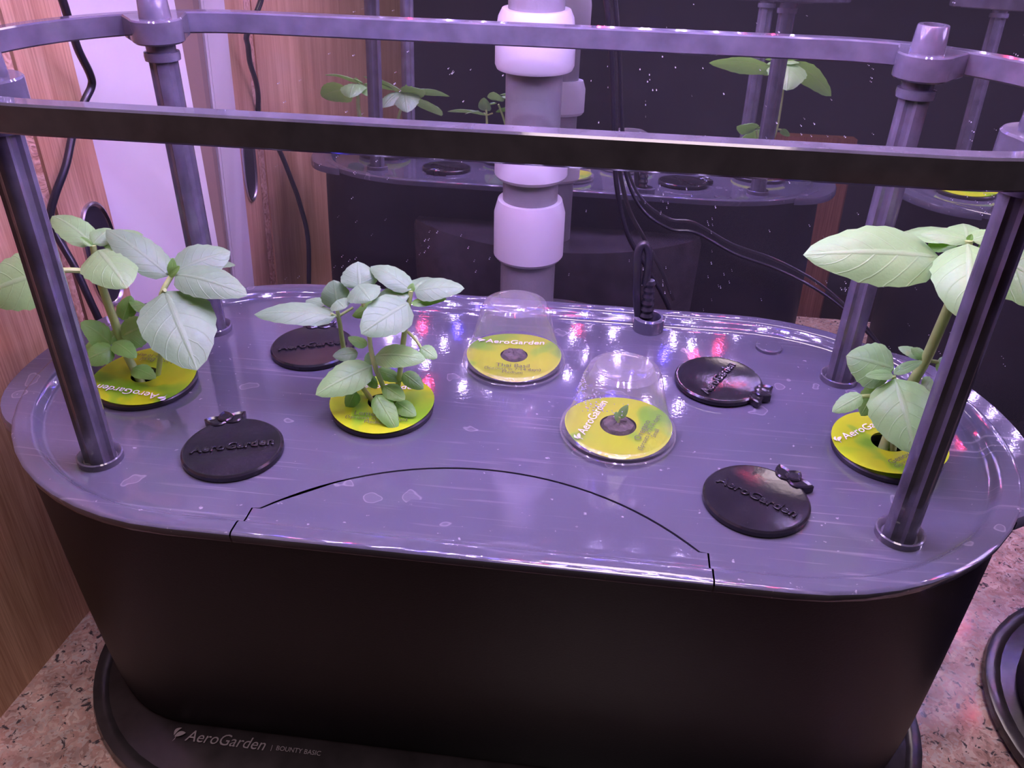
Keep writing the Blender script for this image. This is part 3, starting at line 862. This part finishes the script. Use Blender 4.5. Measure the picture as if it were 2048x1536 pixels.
# ------------------------------------------------------------------ pods, covers, domes
LAB_R = 0.0250
def pod(name, label, cat, c, rz, seed, hole=0.0068, z=DZ, tilt=(0, 0), title='', lines='', texts=True, group=None, text_z=0.0, ry_text=0.0125):
    t = thing(name, label, cat, (c[0], c[1], z), rz, group)
    bm = bmesh.new()
    bm_lathe(bm, [(LAB_R - 0.002, 0.0), (LAB_R - 0.0006, 0.0004), (LAB_R - 0.0003, 0.0026), (LAB_R - 0.001, 0.0034), (hole + 0.001, 0.0034), (hole + 0.001, -0.004)], (0, 0, 0), 48, True, True)
    from_bm('pod_collar', bm, MT['collar_black'], t)
    # slightly buckled paper label
    bm = bmesh.new()
    rl = random.Random(seed)
    ph = rl.uniform(0, 6)
    loops = []
    def zz(r, a): return 0.0046 + abs(tilt[0]) * LAB_R * 0.7 + abs(tilt[1]) * LAB_R * 0.7 + 0.0010 * (r / LAB_R) ** 2 * math.sin(2 * a + ph) + tilt[0] * r * math.cos(a) + tilt[1] * r * math.sin(a)
    for r in (hole, hole + 0.003, 0.014, 0.019, 0.023, LAB_R):
        loops.append([Vector((r * math.cos(a), r * math.sin(a), zz(r, a))) for a in [2 * math.pi * k / 56 for k in range(56)]])
    bm_loops(bm, loops)
    geom = bmesh.ops.solidify(bm, geom=list(bm.faces), thickness=0.0004)
    lab = from_bm('paper_label', bm, label_mat('printed_label', seed), t, angle=50)
    if texts:
        def put(body, size, y, mat, nm, shear=0.0, emblem=False):
            me = text_mesh(body, size, 0.0, shear)
            bm2 = bmesh.new(); bm2.from_mesh(me); bpy.data.meshes.remove(me)
            for v in bm2.verts: v.co.y += y
            if emblem:
                w = min(v.co.x for v in bm2.verts)
                leaf_mark(bm2, Matrix.Translation((w - size * 0.34, y, 0)), size * 0.55)
            bmesh.ops.triangulate(bm2, faces=bm2.faces)
            for v in bm2.verts:
                r = math.hypot(v.co.x, v.co.y); a = math.atan2(v.co.y, v.co.x)
                v.co.z = zz(r, a) + 0.0009
            o = from_bm(nm, bm2, mat, lab, smooth=False)
        put('AeroGarden', 0.0062, ry_text, MT['print_white'], 'maker_print', 0.1, True)
        put(title, 0.0046, -0.0118, MT['print_dark'], 'name_print')
        put(lines, 0.0033, -0.0165, MT['print_dark'], 'info_print')
    # grow sponge in the hole
    bm = bmesh.new()
    if hole > 0.0071 and group:
        bm_lathe(bm, [(hole * 0.96, -0.003), (hole * 0.95, 0.0035), (hole * 0.8, 0.0056), (hole * 0.45, 0.0066), (0.0, 0.0068)], (0, 0, 0), 24, True, False)
        for v in bm.verts: v.co += Vector((rl.uniform(-1, 1), rl.uniform(-1, 1), rl.uniform(-1, 1))) * 0.0005
    else:
        bm_lathe(bm, [(hole, -0.003), (hole * 0.9, -0.0018), (0.0, -0.0012)], (0, 0, 0), 24, True, False)
    from_bm('grow_sponge', bm, MT['seed'] if hole > 0.0071 and group else MT['collar_black'], t)
    return t

PX_ = {}
def center(u, v, z=DZ + 0.004):
    p = at_z(u, v, z); return (p.x, p.y)

def dome(label, c, rz=0):
    t = thing('humidity_dome', label, 'dome', (c[0], c[1], DZ + 0.0012), rz, 'clear domes over sprouting pods')
    bm = bmesh.new()
    prof = [(0.0268, 0.0), (0.0268, 0.0032), (0.0255, 0.0042), (0.0246, 0.0046), (0.0236, 0.007), (0.0208, 0.018), (0.0178, 0.0300), (0.0160, 0.0338), (0.0130, 0.0352), (0.0122, 0.0348)]
    bm_lathe(bm, prof, (0, 0, 0), 56, False, False)
    bm_lathe(bm, [(0.0122, 0.0348), (0.0110, 0.0346), (0.0, 0.0346)], (0, 0, 0), 56, False, False)
    bmesh.ops.remove_doubles(bm, verts=bm.verts, dist=1e-6)
    from_bm('dome_shell', bm, MT['dome'], t, angle=35)
    bm = bmesh.new()
    n = 56
    loops = []
    for dr, z in ((0.0, -0.0004), (0.0008, 0.0002), (0.0008, 0.0008), (0.0, 0.0012)):
        loops.append([Vector(((0.0264 + dr) * math.cos(2 * math.pi * k / n), (0.0264 + dr) * math.sin(2 * math.pi * k / n), z)) for k in range(n)])
    bm_loops(bm, loops)
    from_bm('dome_rim', bm, MT['dome'], t)
    return t

def cover(label, c, tab_ang, text_ang, z=DZ, tilt=0.0):
    t = thing('pod_cover', label, 'pod cover', (c[0], c[1], z), 0.0, 'black covers over the empty pod holes')
    bm = bmesh.new()
    bm_lathe(bm, [(0.0215, 0.0), (0.0222, 0.0006), (0.0222, 0.0026), (0.0214, 0.0034), (0.0206, 0.0034), (0.0196, 0.0030), (0.0, 0.0029)], (0, 0, 0), 56, True, False)
    body = from_bm('cover_disc', bm, MT['cover'], t, angle=30)
    # leaf shaped lifting tab: three little blades
    bm = bmesh.new()
    for da, ln in ((-0.80, 0.0112), (0.80, 0.0112), (0.0, 0.0088)):
        a0 = tab_ang
        b0 = Vector((0.0195 * math.cos(a0), 0.0195 * math.sin(a0), 0))
        d = Vector((math.cos(a0 + da * 1.25), math.sin(a0 + da * 1.25), 0)); nn = Vector((-d.y, d.x, 0))
        up, dn = [], []
        for i in range(9):
            f = i / 8; h = 0.0036 * math.sin(math.pi * f ** 0.8) ** 0.8
            up.append(b0 + d * ln * f + nn * h); dn.append(b0 + d * ln * f - nn * h)
        ring = up + dn[-2:0:-1]
        zt = 0.0042 if da else 0.0048
        cen = b0 + d * ln * 0.45
        bm_loops(bm, [[p + Vector((0, 0, 0.0005)) for p in ring], [p + Vector((0, 0, zt - 0.0006)) for p in ring], [cen + (p - cen) * 0.84 + Vector((0, 0, zt)) for p in ring], [cen + (p - cen) * 0.6 + Vector((0, 0, zt - 0.0007)) for p in ring]], True, True, True)
    from_bm('leaf_tab', bm, MT['cover'], t, angle=30)
    # raised outline lettering
    me = text_mesh('AeroGarden', 0.0068, 0.0005, 0.12, bevel=0.00022, spacing=1.02)
    bm = bmesh.new(); bm.from_mesh(me); bpy.data.meshes.remove(me)
    M = Matrix.Translation((0, 0, 0.0031)) @ Matrix.Rotation(text_ang, 4, 'Z')
    for v in bm.verts: v.co = M @ v.co
    from_bm('raised_lettering', bm, MT['cover'], body, smooth=False)
    return t

cB = center(466, 897, DZ + .002); cA = center(626, 694, DZ + .002); cC = center(1436, 762, DZ + .002); cD = center(1512, 998, DZ + .002)
cover('black pod cover between the two left basil plants, nearest the front edge', cB, R_(120), R_(20))
cover('black pod cover half hidden behind the centre-left basil', cA, R_(100), R_(22))
cover('black pod cover reflecting red and white lights, right of the domes', cC, R_(-30), R_(62), z=DZ + 0.0005)
cover('black pod cover at the front right, below the right basil plant', cD, R_(42), R_(-32))

# pods under domes
cT = center(1028, 712); c2 = center(1236, 852)
pod('seed_pod', 'yellow labelled seed pod under the rear dome, no sprout yet', 'seed pod', cT, R_(4), 3, hole=0.0072, title='Thai Basil', lines='(Sprouts in 7-14 days)\nMedium', group='domed seed pods')
sp = pod('seed_pod', 'yellow labelled seed pod with a sprout under the front dome', 'seed pod', c2, R_(72), 5, hole=0.0085, title='Oregano', lines='(Sprouts in 7-14 days)\nSmall', group='domed seed pods')
dome('clear plastic dome near the back of the deck, without a sprout', cT)
dome('clear misted plastic dome near the front, over a tiny sprout', c2)

d2_ = [o for o in COL.objects if o.name.startswith('humidity_dome')][-1]
bm = bmesh.new(); rc_ = random.Random(5)
for _ in range(150):
    a = R_(rc_.gauss(205, 26)); zf = min(0.97, max(0.2, rc_.gauss(0.78, 0.12)))
    z = 0.0046 + (0.030 - 0.0046) * zf; r = 0.0246 - (0.0246 - 0.0178) * zf - 0.0002
    bmesh.ops.create_icosphere(bm, subdivisions=1, radius=rc_.uniform(0.00018, 0.00042), matrix=Matrix.Translation((r * math.cos(a), r * math.sin(a), z)))
tag(from_bm('condensation', bm, simple('water_beads', (0.55, 0.55, 0.6), 0.05), d2_), kind='stuff')

# ------------------------------------------------------------------ basil plants
VIEW_MIX = {}
def shape(t):
    return (math.sin(math.pi * min(1, t) ** 0.80) ** 0.60) * (1 - 0.16 * t)
SMAX = max(shape(i / 50) for i in range(51))

def leaf(parent, b, tpx, wpx, yb, yt, k=0.5, arch=0.10, cup=0.18, mat='leaf', roll=0.0, fold=0.0, drop=None, width=None, seed=None):
    """b, tpx pixel positions of base and tip, yb / yt their distances along y, k: 0 faces up .. 1 faces the viewer"""
    B = at(b[0], b[1], yb); T = at(tpx[0], tpx[1], yt) if drop is None else at(b[0], b[1], yb) + Vector(drop)
    d = (T - B); Ln = d.length; dn = d.normalized()
    view = (CAM - (B + T) / 2).normalized()
    n = (view * k + Vector((0, 0, 1)) * (1 - k)).normalized() if drop is None else Vector((0, 0.3, 1)).normalized()
    n = (n - dn * n.dot(dn)).normalized()
    if roll: n = Matrix.Rotation(R_(roll), 3, dn) @ n
    S = dn.cross(n).normalized()
    # true width from the wanted apparent width
    Mid = (B + T) / 2
    a0, a1 = px(Mid - S * 0.002), px(Mid + S * 0.002)
    e = (px(T) - px(B)).normalized(); q = a1 - a0
    app = abs(q.x * e.y - q.y * e.x) / 0.004
    wpx = wpx * 1.12
    w = min(wpx / max(app, 1e-6), 2.2 * wpx * depth(Mid) / F_PX, 1.25 * Ln + 0.005)
    if width: w = width
    nl, nw = 14, 8
    rl = random.Random(seed if seed is not None else int(b[0] * 7 + b[1] * 13))
    ph = rl.uniform(0, 6.28)
    bm = bmesh.new(); uvl = bm.loops.layers.uv.new('UVMap')
    V = []
    for i in range(nl + 1):
        t = i / nl
        c = B + d * t + n * (arch * Ln * 4 * t * (1 - t) * 0.5)
        hw = w / 2 * shape(t) / SMAX
        row = []
        for j in range(nw + 1):
            s = -1 + 2 * j / nw
            ser = 1 + (0.035 * math.sin(t * 38 + ph) if abs(s) == 1 else 0)
            off = -cup * hw * s * s + fold * hw * abs(s) + 0.045 * hw * math.sin(t * 9 + ph + s * 2.2) * abs(s)
            # puffed panels between the side veins
            off += 0.03 * w * math.sin(math.pi * abs(s)) * math.sin((t - 0.3 * abs(s) ** 1.25) * 6 * math.pi) ** 2 * shape(t)
            row.append((bm.verts.new(c + S * (s * hw * ser) + n * off), t, s))
        V.append(row)
    for i in range(nl):
        for j in range(nw):
            q4 = (V[i][j], V[i + 1][j], V[i + 1][j + 1], V[i][j + 1])
            try:
                f = bm.faces.new([x[0] for x in q4])
            except ValueError:
                continue
            for lp, x in zip(f.loops, q4): lp[uvl].uv = (x[1], x[2] * 0.5 + 0.5)
    me = bpy.data.meshes.new('leaf'); bm.to_mesh(me); bm.free(); set_smooth(me, 80)
    o = mobj('leaf', me, MT[mat])
    world_child(o, parent)
    return o

def stem(parent, pts, rad, extra=()):
    bm = bmesh.new()
    bm_tube(bm, [p if isinstance(p, Vector) else at(*p) for p in pts], rad, 10)
    for e, r in extra: bm_tube(bm, [at(*p) for p in e], r, 8)
    o = from_bm('stem', bm, MT['stem']); world_child(o, parent); return o

Y0 = -0.060
cLime = center(291, 755); cLem = center(765, 805); cGen = center(1776, 890)
lime = pod('basil_plant', 'two-stemmed basil with broad pale leaves at the far left of the deck', 'basil plant', cLime, R_(176), 2, title='Lime Basil', lines='(Sprouts in 5-10 days)\nMedium', hole=0.0066, tilt=(0.0, -0.06), ry_text=0.0155)
yl = cLime[1]
hz = DZ + 0.001
h0 = at_z(314, 766, hz); h1 = at_z(284, 768, hz)
stem(lime, [h0, (322, 700, yl + .002), (321, 640, yl), (323, 590, yl - .002), (345, 548, yl + .004)], [0.0013, 0.0014, 0.0012], [([(324, 588, yl), (330, 580, yl - .005)], 0.0009)])
stem(lime, [h1, (252, 705, yl + .006), (228, 640, yl + .012), (210, 590, yl + .014), (196, 545, yl + .014), (186, 490, yl + .014)], [0.0020, 0.0021, 0.0020, 0.0015],
     [([(200, 548, yl + .014), (155, 541, yl + .006), (105, 541, yl)], 0.0013), ([(240, 690, yl + .008), (250, 670, yl + .01), (262, 655, yl + .01)], 0.0009), ([(234, 665, yl + .01), (250, 645, yl + .02)], 0.0008)])
bm = None
LEAVES_LIME = [
 ((338, 552), (212, 459), 62, .004, .018, .45, 'leaf_pale', dict(arch=.14)),
 ((345, 546), (461, 503), 70, .006, .022, .45, 'leaf_pale', dict(arch=.12)),
 ((350, 549), (495, 591), 62, .002, -.006, .50, 'leaf_pale', dict(arch=.16)),
 ((331, 582), (394, 741), 138, -.004, -.036, .62, 'leaf_pale', dict(arch=.16, cup=.14)),
 ((343, 550), (346, 516), 18, .004, .006, .8, 'leaf_low', dict(fold=.3)),
 ((338, 552), (360, 532), 16, .002, .002, .7, 'leaf_low', dict(fold=.3)),
 ((187, 490), (104, 432), 50, .014, .028, .45, 'leaf', dict(arch=.2)),
 ((186, 488), (222, 457), 36, .014, .026, .5, 'leaf', dict(arch=.2)),
 ((196, 500), (254, 577), 100, .010, -.012, .55, 'leaf', dict(arch=.2, cup=.25)),
 ((215, 500), (272, 500), 34, .014, .030, .4, 'leaf_low', {}),
 ((184, 492), (160, 474), 12, .012, .012, .7, 'leaf_low', dict(fold=.4)),
 ((107, 541), (-40, 592), 104, .0, -.012, .62, 'leaf', dict(arch=.14)),
 ((245, 640), (262, 591), 36, .02, .028, .45, 'leaf_low', {}),
 ((262, 612), (296, 612), 24, .022, .03, .4, 'leaf_low', {}),
 ((222, 690), (161, 645), 46, .004, -.004, .5, 'leaf_low', dict(arch=.2)),
 ((243, 674), (305, 648), 58, .004, .012, .5, 'leaf_low', dict(arch=.15)),
 ((215, 688), (244, 655), 26, .004, .014, .4, 'leaf_low', {}),
 ((218, 690), (158, 715), 46, .008, .004, .5, 'leaf_low', {}),
 ((228, 698), (166, 725), 42, -.004, -.012, .6, 'leaf_low', dict(arch=.25)),
 ((228, 684), (273, 716), 34, -.002, -.010, .6, 'leaf_low', dict(arch=.2)),
 ((265, 736), (312, 757), 30, -.004, -.010, .6, 'leaf_low', dict(arch=.2)),
]
for b_, t_, w_, yb, yt, k, mt, kw in LEAVES_LIME:
    leaf(lime, b_, t_, w_, yl + yb, yl + yt, k, mat=mt, **kw)

lem = pod('basil_plant', 'bushy small-leaved basil left of the rear dome, centre of the deck', 'basil plant', cLem, R_(4), 4, title='Lemon Basil', lines='(Sprouts in 5-10 days)\nMedium', hole=0.0070, tilt=(0.0, 0.0))
ym = cLem[1]
g0, g1, g2 = at_z(752, 812, hz), at_z(778, 812, hz), at_z(790, 806, hz)
stem(lem, [g0, (722, 770, ym + .004), (700, 735, ym + .008), (688, 700, ym + .010), (680, 650, ym + .010), (673, 612, ym + .010)], [0.0012, 0.0013, 0.0012, 0.0009], [([(677, 634, ym + .01), (662, 628, ym + .008)], 0.0007), ([(678, 632, ym + .01), (706, 615, ym + .014)], 0.0007)])
stem(lem, [g2, (800, 745, ym + .004), (806, 690, ym + .006), (814, 630, ym + .008), (822, 582, ym + .010)], [0.0013, 0.0013, 0.0011], [([(816, 664, ym + .006), (832, 680, ym + .002), (843, 697, ym)], 0.0007)])
stem(lem, [g1, (765, 770, ym - .002), (752, 738, ym - .004), (742, 700, ym), (736, 650, ym + .006), (722, 590, ym + .012)], [0.0013, 0.0012, 0.0009])
LEAVES_LEM = [
 ((672, 633), (508, 629), 42, .008, .004, .35, 'leaf_pale', dict(arch=.14)),
 ((650, 610), (612, 600), 22, .012, .02, .4, 'leaf_pale', {}),
 ((675, 617), (667, 560), 54, .010, .014, .7, 'leaf_pale', dict(cup=.35)),
 ((674, 600), (690, 617), 40, .006, .0, .7, 'leaf_pale', {}),
 ((719, 578), (716, 523), 66, .012, .022, .6, 'leaf_pale', dict(cup=.2)),
 ((716, 569), (742, 602), 62, .010, -.002, .6, 'leaf_pale', dict(cup=.3)),
 ((822, 580), (741, 533), 40, .010, .022, .45, 'leaf_pale', dict(arch=.2)),
 ((829, 583), (929, 577), 40, .010, .010, .40, 'leaf_pale', dict(arch=.16)),
 ((818, 594), (752, 592), 38, .008, .012, .45, 'leaf_pale', dict(arch=.2)),
 ((817, 606), (722, 668), 78, .006, -.014, .6, 'leaf_pale', dict(arch=.14, cup=.12)),
 ((822, 606), (894, 598), 18, .008, .01, .2, 'leaf_low', {}),
 ((775, 606), (704, 632), 30, .010, .006, .4, 'leaf_low', {}),
 ((820, 585), (826, 566), 14, .010, .012, .8, 'leaf_low', dict(fold=.4)),
 ((716, 706), (665, 712), 26, .006, .002, .5, 'leaf_pale', {}),
 ((744, 732), (631, 790), 58, -.002, -.018, .5, 'leaf', dict(arch=.14)),
 ((750, 712), (852, 720), 44, -.002, -.006, .5, 'leaf', dict(arch=.2)),
 ((734, 692), (696, 674), 20, .006, .008, .4, 'leaf_low', {}),
 ((842, 694), (874, 717), 26, .0, -.004, .6, 'leaf', {}),
 ((753, 740), (806, 762), 24, .004, .004, .5, 'leaf_low', {}),
 ((806, 746), (847, 778), 30, .004, .0, .6, 'leaf_low', {}),
 ((768, 772), (810, 800), 32, -.004, -.010, .6, 'leaf_low', {}),
 ((792, 804), (832, 832), 30, -.006, -.012, .65, 'leaf_low', {}),
 ((752, 790), (794, 862), 40, -.008, -.020, .65, 'leaf_low', dict(arch=.2)),
 ((712, 783), (694, 818), 28, -.004, -.008, .65, 'leaf_low', {}),
 ((735, 752), (754, 777), 20, -.002, -.004, .5, 'leaf_low', {}),
 ((743, 730), (737, 704), 22, .0, .004, .7, 'leaf', dict(fold=.3)),
 ((748, 728), (760, 712), 18, -.002, .0, .7, 'leaf', dict(fold=.3)),
]
for b_, t_, w_, yb, yt, k, mt, kw in LEAVES_LEM:
    leaf(lem, b_, t_, w_, ym + yb, ym + yt, k, mat=mt, **kw)

gen = pod('basil_plant', 'tall basil with large glossy puffed leaves at the right of the deck', 'basil plant', cGen, R_(36), 6, title='Genovese Basil', lines='(Sprouts in 5-10 days)\nMedium', hole=0.0078, tilt=(0.02, -0.05))
yg = cGen[1]
k0, k1 = at_z(1764, 905, hz), at_z(1784, 906, hz)
stem(gen, [k0, (1795, 825, yg + .004), (1825, 765, yg + .006), (1852, 718, yg + .006), (1880, 655, yg + .004), (1903, 600, yg + .002), (1925, 530, yg), (1937, 480, yg)], [0.0024, 0.0023, 0.0022, 0.0018], [([(1862, 722, yg + .006), (1876, 724, yg + .006)], 0.0009), ([(1800, 790, yg + .002), (1760, 790, yg - .004), (1722, 793, yg - .008)], 0.0009)])
stem(gen, [k1, (1790, 850, yg - .002), (1794, 800, yg - .004), (1787, 752, yg - .004)], [0.0018, 0.0015, 0.0010])
LEAVES_GEN = [
 ((1880, 515), (1606, 510), 108, .0, -.010, .55, 'leaf', dict(arch=.12, cup=.22)),
 ((1936, 487), (1934, 642), 136, -.004, -.036, .55, 'leaf', dict(arch=.24, cup=.35)),
 ((1936, 480), (1840, 468), 26, .0, .004, .4, 'leaf', dict(arch=.1)),
 ((1934, 478), (1926, 447), 78, .004, .022, .45, 'leaf', dict(cup=.2)),
 ((1943, 480), (2006, 464), 30, .0, .006, .4, 'leaf', dict(arch=.1)),
 ((1920, 488), (1858, 483), 34, .004, .016, .4, 'leaf_low', {}),
 ((1955, 495), (2110, 610), 96, .0, .006, .5, 'leaf', dict(arch=.2)),
 ((1937, 482), (1944, 468), 12, .0, .0, .7, 'leaf_low', dict(fold=.4)),
 ((1788, 737), (1692, 712), 82, -.002, .004, .55, 'leaf', dict(arch=.12, cup=.3)),
 ((1786, 750), (1730, 752), 20, -.006, -.008, .5, 'leaf', dict(fold=.2)),
 ((1787, 748), (1845, 722), 20, -.004, .002, .5, 'leaf', dict(fold=.2)),
 ((1790, 757), (1828, 908), 124, -.006, -.034, .6, 'leaf', dict(arch=.22, cup=.32)),
 ((1724, 790), (1664, 824), 34, -.008, -.012, .55, 'leaf', {}),
 ((1755, 775), (1722, 832), 44, -.002, -.002, .5, 'leaf_low', {}),
 ((1842, 770), (1885, 800), 44, .004, .006, .5, 'leaf', {}),
 ((1874, 722), (1908, 748), 30, .006, .006, .6, 'leaf', {}),
 ((1848, 714), (1796, 694), 20, .008, .014, .4, 'leaf', {}),
 ((1850, 714), (1822, 697), 20, .006, .008, .5, 'leaf', {}),
]
for b_, t_, w_, yb, yt, k, mt, kw in LEAVES_GEN:
    leaf(gen, b_, t_, w_, yg + yb, yg + yt, k, mat=mt, **kw)

# leaves on the far side of the shoots, seen in the mirror
for pl, b_, yy, drops, mt in ((gen, (1936, 484), yg, [((-0.004, 0.046, -0.018), 0.034)], 'leaf'),
                          (lime, (340, 548), yl, [((0.012, 0.040, -0.012), 0.026), ((-0.012, 0.034, -0.010), 0.022)], 'leaf_pale'),
                          (lime, (186, 488), yl + .012, [((0.004, 0.034, -0.008), 0.024)], 'leaf'),
                          (lem, (822, 582), ym + .008, [((0.008, 0.032, -0.010), 0.020)], 'leaf_pale')):
    for dr, w_ in drops:
        leaf(pl, b_, b_, 40, yy + .004, yy + .004, 0.3, mat=mt, arch=.22, cup=.25, drop=dr, width=w_)

# sprout under the front dome
yd = c2[1]
bm = bmesh.new(); bm_tube(bm, [at_z(1238, 860, DZ + .001), at(1236, 848, yd - .001), at(1240, 834, yd - .001)], [0.0008, 0.0006], 8)
o = from_bm('sprout_stem', bm, MT['stem']); world_child(o, sp)
leaf(sp, (1238, 836), (1256, 810), 16, yd - .001, yd, .6, mat='leaf_low')
leaf(sp, (1238, 836), (1228, 828), 14, yd - .001, yd - .003, .6, mat='leaf_low')

# ------------------------------------------------------------------ cords
def cord(name, label, pts, r, sub=8):
    t = thing(name, label, 'cable', tuple(pts[0]))
    bm = bmesh.new(); bm_tube(bm, pts, r, 10, sub)
    o = from_bm('cable', bm, MT['cable']); world_child(o, t)
    return t
wall_pts = [at(*q) for q in ((100, -70, .035), (125, 0, .040), (139, 45, .047), (156, 98, .054), (180, 148, .066), (183, 172, .069), (168, 205, .062), (147, 262, .052), (132, 330, .040), (112, 385, .030), (101, 425, .025), (104, 452, .024), (122, 486, .022), (150, 535, .019), (175, 590, .016), (203, 650, .014), (235, 720, .012))]
wall_pts += [wall_pts[-1] + Vector((0.004, -0.004, -0.04)), Vector((wall_pts[-1].x, wall_pts[-1].y, 0.05)), Vector((wall_pts[-1].x, wall_pts[-1].y, 0.003))]
cord('wall_cable', 'black cable hanging down the left wood panel', wall_pts, 0.0022)
hang = [at(*q) for q in ((1196, -90, .135), (1212, 0, .137), (1222, 100, .139), (1226, 200, .141), (1228, 300, .142), (1236, 390, .142), (1256, 470, .142), (1290, 530, .143), (1325, 590, .144), (1352, 650, .145))]
cord('hanging_cable', 'thin black cable hanging against the mirror right of the pole', hang, 0.0016)
sag = [at(*q) for q in ((1216, -90, .158), (1228, 0, .159), (1238, 120, .160), (1243, 250, .160), (1252, 350, .160), (1285, 420, .160), (1340, 458, .160), (1392, 466, .160), (1470, 508, .160), (1560, 541, .159), (1650, 590, .158), (1730, 660, .157), (1790, 735, .156))]
cord('sagging_cable', 'thin black cable sagging along the mirror towards the right planter', sag, 0.0011)
# plug with a ridged boot and a tight loop
pc = Vector((0.0715, 0.040, DZ))
plug = thing('power_plug', 'black plug with ridged boot and looped cord at the back rim', 'plug', tuple(pc))
y_ = 0.040
bm = bmesh.new()
q = [at(1290, 648, y_), at(1291, 560, y_)]
ax = (q[1] - q[0])
def ringed(n=15):
    L = []
    for i in range(n):
        f = i / (n - 1); r = (0.0047 - 0.0016 * f) * (1.0 if i % 2 else 0.80)
        L.append((r, ax.length * f))
    return L
bm_lathe(bm, ringed(), tuple(q[0]), 20)
o = from_bm('ridged_boot', bm, MT['cable'], angle=25); world_child(o, plug)
bm = bmesh.new()
bm_tube(bm, [q[1] - ax * 0.1, at(1297, 530, y_), at(1297, 505, y_ + .001), at(1288, 489, y_ + .001), at(1277, 503, y_), at(1274, 540, y_ - .001), at(1274, 600, y_ - .001), at(1278, 645, y_)], 0.0023, 12, 8)
o = from_bm('cord_loop', bm, MT['cable']); world_child(o, plug)
p2_ = copy_tree(plug); p2_.location = Vector((X2, Y2, 0)) + pc
tag(p2_, 'black plug on the right-hand planter, beyond the frame edge')

# ------------------------------------------------------------------ things on the second planter, seen in the mirror
for (dx, dy, lab, sd) in ((-0.18, -0.06, 'yellow labelled pod at the left end of the right-hand planter', 8), (-0.107, -0.016, 'yellow labelled pod near the back of the right-hand planter', 9)):
    pod('seed_pod', lab, 'seed pod', (X2 + dx, Y2 + dy), 0.3, sd, title='Basil', lines='', texts=False)
# wooden cabinet across the aisle, visible between the planters in the mirror
cab = thing('wood_cabinet', 'brown wooden cabinet panel across the room, seen in the mirror', 'cabinet', (0.40, -0.95, -0.9))
bm = bmesh.new(); bm_box(bm, (-0.09, -0.035, 0), (0.09, 0.0, 1.0)); from_bm('cabinet_body', bm, MT['dark_wood'], cab, smooth=False)
bm = bmesh.new(); bm_box(bm, (-0.083, 0.0, 0.04), (0.083, 0.016, 0.985)); d_ = from_bm('cabinet_door', bm, MT['dark_wood'], cab, smooth=False)
bm = bmesh.new(); bm_lathe(bm, [(0.006, 0), (0.012, 0.012), (0.010, 0.02), (0, 0.022)], (0, 0, 0), 20, True, False, Matrix.Translation((-0.06, 0.016, 0.6)) @ Matrix.Rotation(R_(-90), 4, 'X'))
from_bm('door_knob', bm, MT['metal'], d_)
